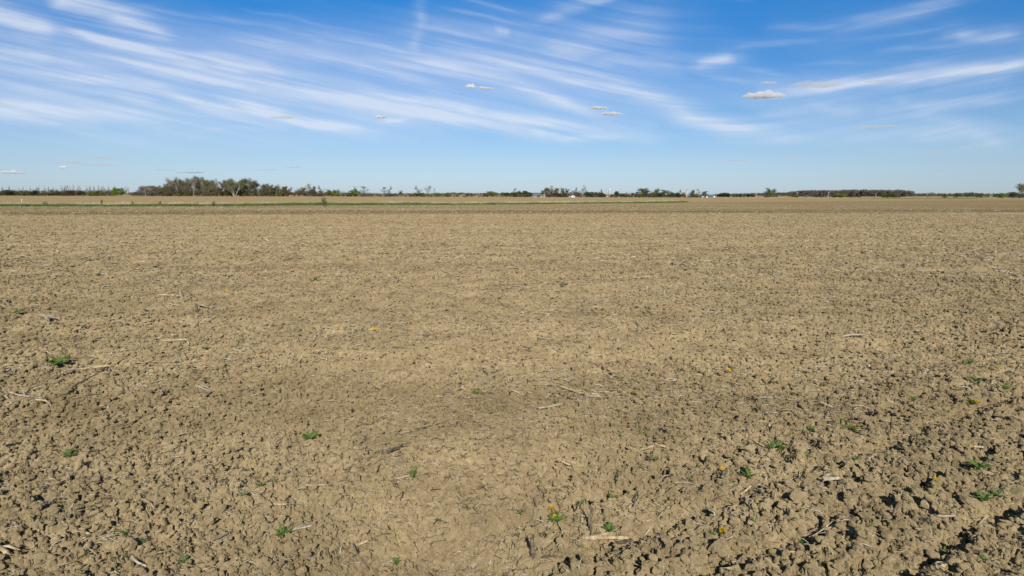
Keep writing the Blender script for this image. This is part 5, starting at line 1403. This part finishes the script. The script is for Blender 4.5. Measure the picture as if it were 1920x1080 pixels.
# ------------------------------------------------------------------ clouds
def cirrus():
    ALT = 7000.0
    gx = np.concatenate([np.arange(-420, -20, 12.0), np.arange(-20, 1940, 5.0), np.arange(1940, 2350, 12.0)]); gy = np.concatenate([np.arange(-330, -10, 8.0), np.arange(-10, 260, 2.2), np.arange(260, 341, 4.0)])
    PX, PY = np.meshgrid(gx, gy)
    xx = (PX - 960) / FOC; yy = -(PY - 540) / FOC
    D = np.array(F_)[None, None] + xx[..., None] * np.array(Rr) + yy[..., None] * np.array(Ur)
    t = (ALT - CAM_H) / np.maximum(D[..., 2], 1e-4)
    Pw = D * t[..., None]; Pw[..., 2] += CAM_H
    streaks = [
        ([(-120, 5), (0, 25), (60, 48), (110, 64)], 24, .75), ([(60, -60), (110, -5), (200, 18), (280, 50), (340, 80)], 20, .80),
        ([(100, 55), (180, 72), (270, 86), (400, 108), (500, 130), (550, 152)], 11, .75), ([(0, 80), (200, 105), (350, 135), (450, 155), (550, 175), (700, 195), (850, 222), (960, 240), (1070, 247)], 14, .62),
        ([(590, 165), (750, 190), (850, 200), (960, 225), (1060, 235), (1215, 254)], 12, .65), ([(380, 75), (520, 52 + 30), (675, 118), (800, 122), (960, 150), (1035, 180), (1110, 220), (1210, 252)], 15, .5),
        ([(840, 95), (960, 122), (1060, 145), (1160, 160), (1210, 180), (1285, 215), (1360, 240), (1460, 255), (1570, 280)], 20, .68), ([(1300, 122), (1340, 113), (1382, 106)], 9, .7),
        ([(1000, 105), (1090, 85), (1180, 55), (1290, 40)], 32, .42), ([(1000, 45), (1050, 18), (1120, -5), (1200, -40)], 14, .45), ([(775, -30), (800, 40), (775, 85), (810, 110)], 12, .28),
        ([(740, 62), (820, 50), (900, 65), (980, 75)], 14, .28), ([(1430, 168), (1540, 163), (1650, 150), (1750, 137), (1850, 126), (1930, 112), (2100, 90)], 12, .85),
        ([(1700, 150), (1800, 140), (1930, 128)], 22, .40), ([(1770, 70), (1840, 68), (1930, 58)], 9, .65), ([(1570, 55), (1650, 36), (1750, 8), (1850, -30)], 14, .38),
        ([(-60, 190), (0, 197), (80, 206), (160, 213), (250, 221), (360, 236)], 18, .72), ([(415, 187), (480, 200), (530, 214), (580, 231), (640, 243), (708, 251)], 9, 1.0),
        ([(0, 130), (150, 145), (300, 165), (380, 195), (430, 206), (520, 216)], 13, .52), ([(718, 230), (768, 225)], 5, .6), ([(1660, 205), (1800, 191), (1930, 184)], 9, .5),
        ([(1640, 165), (1720, 205), (1830, 250), (1900, 290)], 16, .3), ([(1560, 262), (1700, 248), (1930, 240)], 14, .35), ([(1630, 290), (1760, 288), (1930, 284)], 8, .4), ([(915, 55), (965, 60)], 12, .4),
        ([(1030, 140), (1160, 110), (1240, 125), (1320, 130)], 22, .38), ([(60, 150), (200, 175), (340, 200)], 10, .4), ([(960, 240), (1060, 258), (1210, 250)], 8, .6), ([(400, 100), (600, 90), (760, 150), (900, 185)], 18, .35),
        ([(1480, 180), (1560, 205), (1650, 215)], 14, .25), ([(250, 255), (430, 240), (520, 245)], 5, .25), ([(-200, 60), (0, 100), (150, 120)], 22, .4), ([(1400, 220), (1500, 200), (1600, 170)], 14, .22),
    ]
    rs = random.Random(12)
    for _ in range(46):
        x0 = rs.uniform(-200, 1250); y0 = rs.uniform(-20, 215) - .02 * x0; Lr = rs.uniform(140, 420); sl = rs.uniform(.14, .30)
        streaks.append(([(x0, y0), (x0 + Lr * .5, y0 + Lr * .5 * sl * 1.15), (x0 + Lr, y0 + Lr * sl * .85 + 6)], rs.uniform(2.5, 6), rs.uniform(.12, .36)))
    for _ in range(14):
        x0 = rs.uniform(1350, 1750); y0 = rs.uniform(30, 270); Lr = rs.uniform(120, 320); sl = rs.uniform(-.16, -.02)
        streaks.append(([(x0, y0), (x0 + Lr * .5, y0 + Lr * .5 * sl), (x0 + Lr, y0 + Lr * sl * 1.2)], rs.uniform(2.5, 6), rs.uniform(.10, .30)))
    # gentle warp so the streaks fray
    wx = PX + (fbm(PX / 90, PY / 30, 3, 201) - .5) * 34; wy = PY + (fbm(PX / 110, PY / 30, 3, 202) - .5) * 13
    # fibres run along a shallow falling line
    crv = .22 * PX - .42 * np.where(PX < 1150, 0, np.where(PX < 1550, (PX - 1150) ** 2 / 800, PX - 1350))
    fib = fbm((PX + PY * 1.0) / 240, (PY - crv) / 9.0, 4, 210)
    fib2 = fbm(PX / 130, (PY - .1 * PX) / 18, 4, 220)
    dens = np.zeros_like(PX)
    for pts, w, a in streaks:
        best = np.full(PX.shape, 1e9); tb = np.zeros_like(PX)
        n = len(pts) - 1
        for i, (p, q) in enumerate(zip(pts[:-1], pts[1:])):
            dx, dy = q[0] - p[0], q[1] - p[1]; L2 = dx * dx + dy * dy
            u = np.clip(((wx - p[0]) * dx + (wy - p[1]) * dy) / L2, 0, 1)
            d = np.hypot(wx - p[0] - u * dx, (wy - p[1] - u * dy))
            m = d < best; best = np.where(m, d, best); tb = np.where(m, (i + u) / n, tb)
        soft = (.2 + .8 * sstep(-.01, .25, tb)) * (1 - .93 * sstep(.72, 1.0, tb))
        dens = np.maximum(dens, a * np.exp(-(best / w) ** 1.7) * np.clip(soft, 0, 1)) + .32 * a * np.exp(-(best / (w * 2.4)) ** 2) * .55
    fib3 = fbm(PX / 150, (PY - crv) / 4.0, 3, 240)
    dens = dens * (.52 + .50 * sstep(.3, .7, fib)) * (.58 + .32 * fib2 + .36 * fib3 + .30 * fbm(PX / 34, PY / 11, 4, 260))
    veil = (.05 + .09 * sstep(60, 200, PY)) * sstep(.35, .75, fbm(PX / 260, (PY - .2 * PX) / 60, 4, 230)) * (1 - sstep(1000, 1500, PX) * .5 * (1 - sstep(80, 160, PY))) + .24 * (1 - sstep(500, 1350, PX)) * sstep(30, 130, PY + .05 * PX) * (1 - .6 * sstep(205, 250, PY))
    dens = dens * .85 + veil * (.6 + .8 * fib)
    dens *= (1 - sstep(255, 300, PY))
    dens = np.clip(dens * .74, 0, .66)
    nr, nc = PX.shape; idx = np.arange(nr * nc).reshape(nr, nc)
    q = np.stack([idx[:-1, :-1], idx[:-1, 1:], idx[1:, 1:], idx[1:, :-1]], -1).reshape(-1, 4)
    m, nt = newmat('cirrus_ice')
    at = N(nt, 'ShaderNodeAttribute', attribute_name='ice_cover')
    tr = N(nt, 'ShaderNodeBsdfTransparent'); tl = N(nt, 'ShaderNodeBsdfTranslucent'); tl.inputs[0].default_value = (.97, .97, .98, 1)
    mx = N(nt, 'ShaderNodeMixShader'); out = N(nt, 'ShaderNodeOutputMaterial')
    nt.links.new(at.outputs['Fac'], mx.inputs[0]); nt.links.new(tr.outputs[0], mx.inputs[1]); nt.links.new(tl.outputs[0], mx.inputs[2]); nt.links.new(mx.outputs[0], out.inputs[0])
    me = mesh_np('cirrus_clouds', Pw.reshape(-1, 3), q, m, smooth=True)
    a = me.attributes.new('ice_cover', 'FLOAT', 'POINT'); a.data.foreach_set('value', dens.astype(np.float32).ravel())
    o = link('cirrus_clouds', me); tag(o, 'thin white cirrus streaks sweeping across the blue sky', 'cirrus', kind='stuff')


cirrus()


def cloud_mat(name, dens, col):  # density is set per cloud from its depth
    m, nt = newmat(name)
    v = N(nt, 'ShaderNodeVolumePrincipled'); v.inputs['Color'].default_value = (*col, 1); v.inputs['Density'].default_value = dens; v.inputs['Anisotropy'].default_value = 0.0
    out = N(nt, 'ShaderNodeOutputMaterial'); nt.links.new(v.outputs[0], out.inputs['Volume']); return m




def puff(px, py, w, h, label, grey=False, seed=0):
    import bmesh
    from mathutils import noise as mn
    d = ray(px, py); t = (1300.0 - CAM_H) / d.z
    if d.z < .03: t = 26000
    c = Vector((0, 0, CAM_H)) + d * t; dist = c.length
    rx = w / 2 / FOC * dist; rz = h / 2 / FOC * dist * .95
    bm = bmesh.new(); bmesh.ops.create_icosphere(bm, subdivisions=4, radius=1)
    off = Vector((seed * 5.3, 1.1 * seed, 0))
    for v in bm.verts:
        p = v.co.copy()
        k = 1 + .55 * mn.noise(Vector((p.x * 2.6, p.y * 1.5, p.z)) + off) + .28 * mn.noise(Vector((p.x * 6, p.y * 3, p.z * 2)) + off)
        flat = .45 if p.z < 0 else 1.0
        v.co = Vector((p.x * (1 + .18 * mn.noise(p * 1.5 + off)), p.y * k, p.z * flat * k * (1.15 + .9 * mn.noise(Vector((p.x * 3.4, seed, 0))))))
    me = bpy.data.meshes.new('cloud'); bm.to_mesh(me); bm.free(); tau = (1.0 if grey else 3.2)
    me.materials.append(cloud_mat('cloud_vapour', tau / (rx * .8), (.93, .95, .98) if grey else (1, 1, 1)))
    o = link('cloud', me); o.location = c; o.scale = (rx, rx * .5, rz); o.rotation_euler = (0, random.uniform(-.03, .03), 0)
    tag(o, label, 'cloud', 'small low clouds')


CL = [
    (1432, 180, 74, 13, 'brightest white cumulus with a flat grey base right of centre', 0), (882, 163, 22, 8, 'small white puff, left of two joined near the centre', 0), (910, 166, 34, 5, 'small flat puff, right of two joined near the centre', 0),
    (1122, 203, 35, 6, 'small flat white puff, upper of two at centre right', 0), (1146, 214, 44, 7, 'small white puff, lower of two at centre right', 0), (713, 220, 25, 5, 'tiny white puff at centre left', 0),
    (533, 221, 56, 5, 'thin grey sliver over the bright cirrus tail', 1), (1440, 156, 32, 5, 'faint grey sliver above the brightest cumulus', 1), (1530, 160, 84, 13, 'ragged grey patch at the left end of the right-hand cirrus', 1), (1650, 152, 50, 4, 'thin grey fleck on the right-hand cirrus', 1),
    (1646, 238, 92, 6, 'long flat grey cloud at the right', 1), (1380, 301, 42, 4, 'short grey dash low right of centre', 1), (1476, 295, 30, 3, 'tiny grey dash right of the short one', 1),
    (126, 305, 50, 4, 'dark dash, left of two low at the left', 1), (187, 309, 70, 4, 'dark dash, right of two low at the left', 1), (192, 297, 62, 2.5, 'thin dash above the two dark dashes at left', 1), (118, 314, 13, 4, 'tiny white puff among the dashes at left', 0),
    (24, 324, 36, 5, 'low white puff near the left edge of the horizon', 0), (310, 319, 36, 2.5, 'thin dash above the low wood', 1), (356, 324, 52, 3, 'thin dash directly above the main wood', 1), (500, 318.5, 44, 3, 'thin dash right above the main wood', 1), (550, 314, 30, 2.5, 'tiny dash right of the main wood', 1),
    (1745, 283.5, 40, 2.5, 'thin dash low at the right', 1), (1823, 277, 48, 3, 'longer thin dash low at the right', 1), (1760, 320, 14, 2, 'tiny dash near the horizon at right', 1),
]
for i, (px, py, w, h, lb, g) in enumerate(CL):
    puff(px, py, w, h, lb, bool(g), i + 1)

# ------------------------------------------------------------------ scene settings
scene.render.engine = 'CYCLES'
scene.cycles.max_bounces = 12
scene.cycles.diffuse_bounces = 3
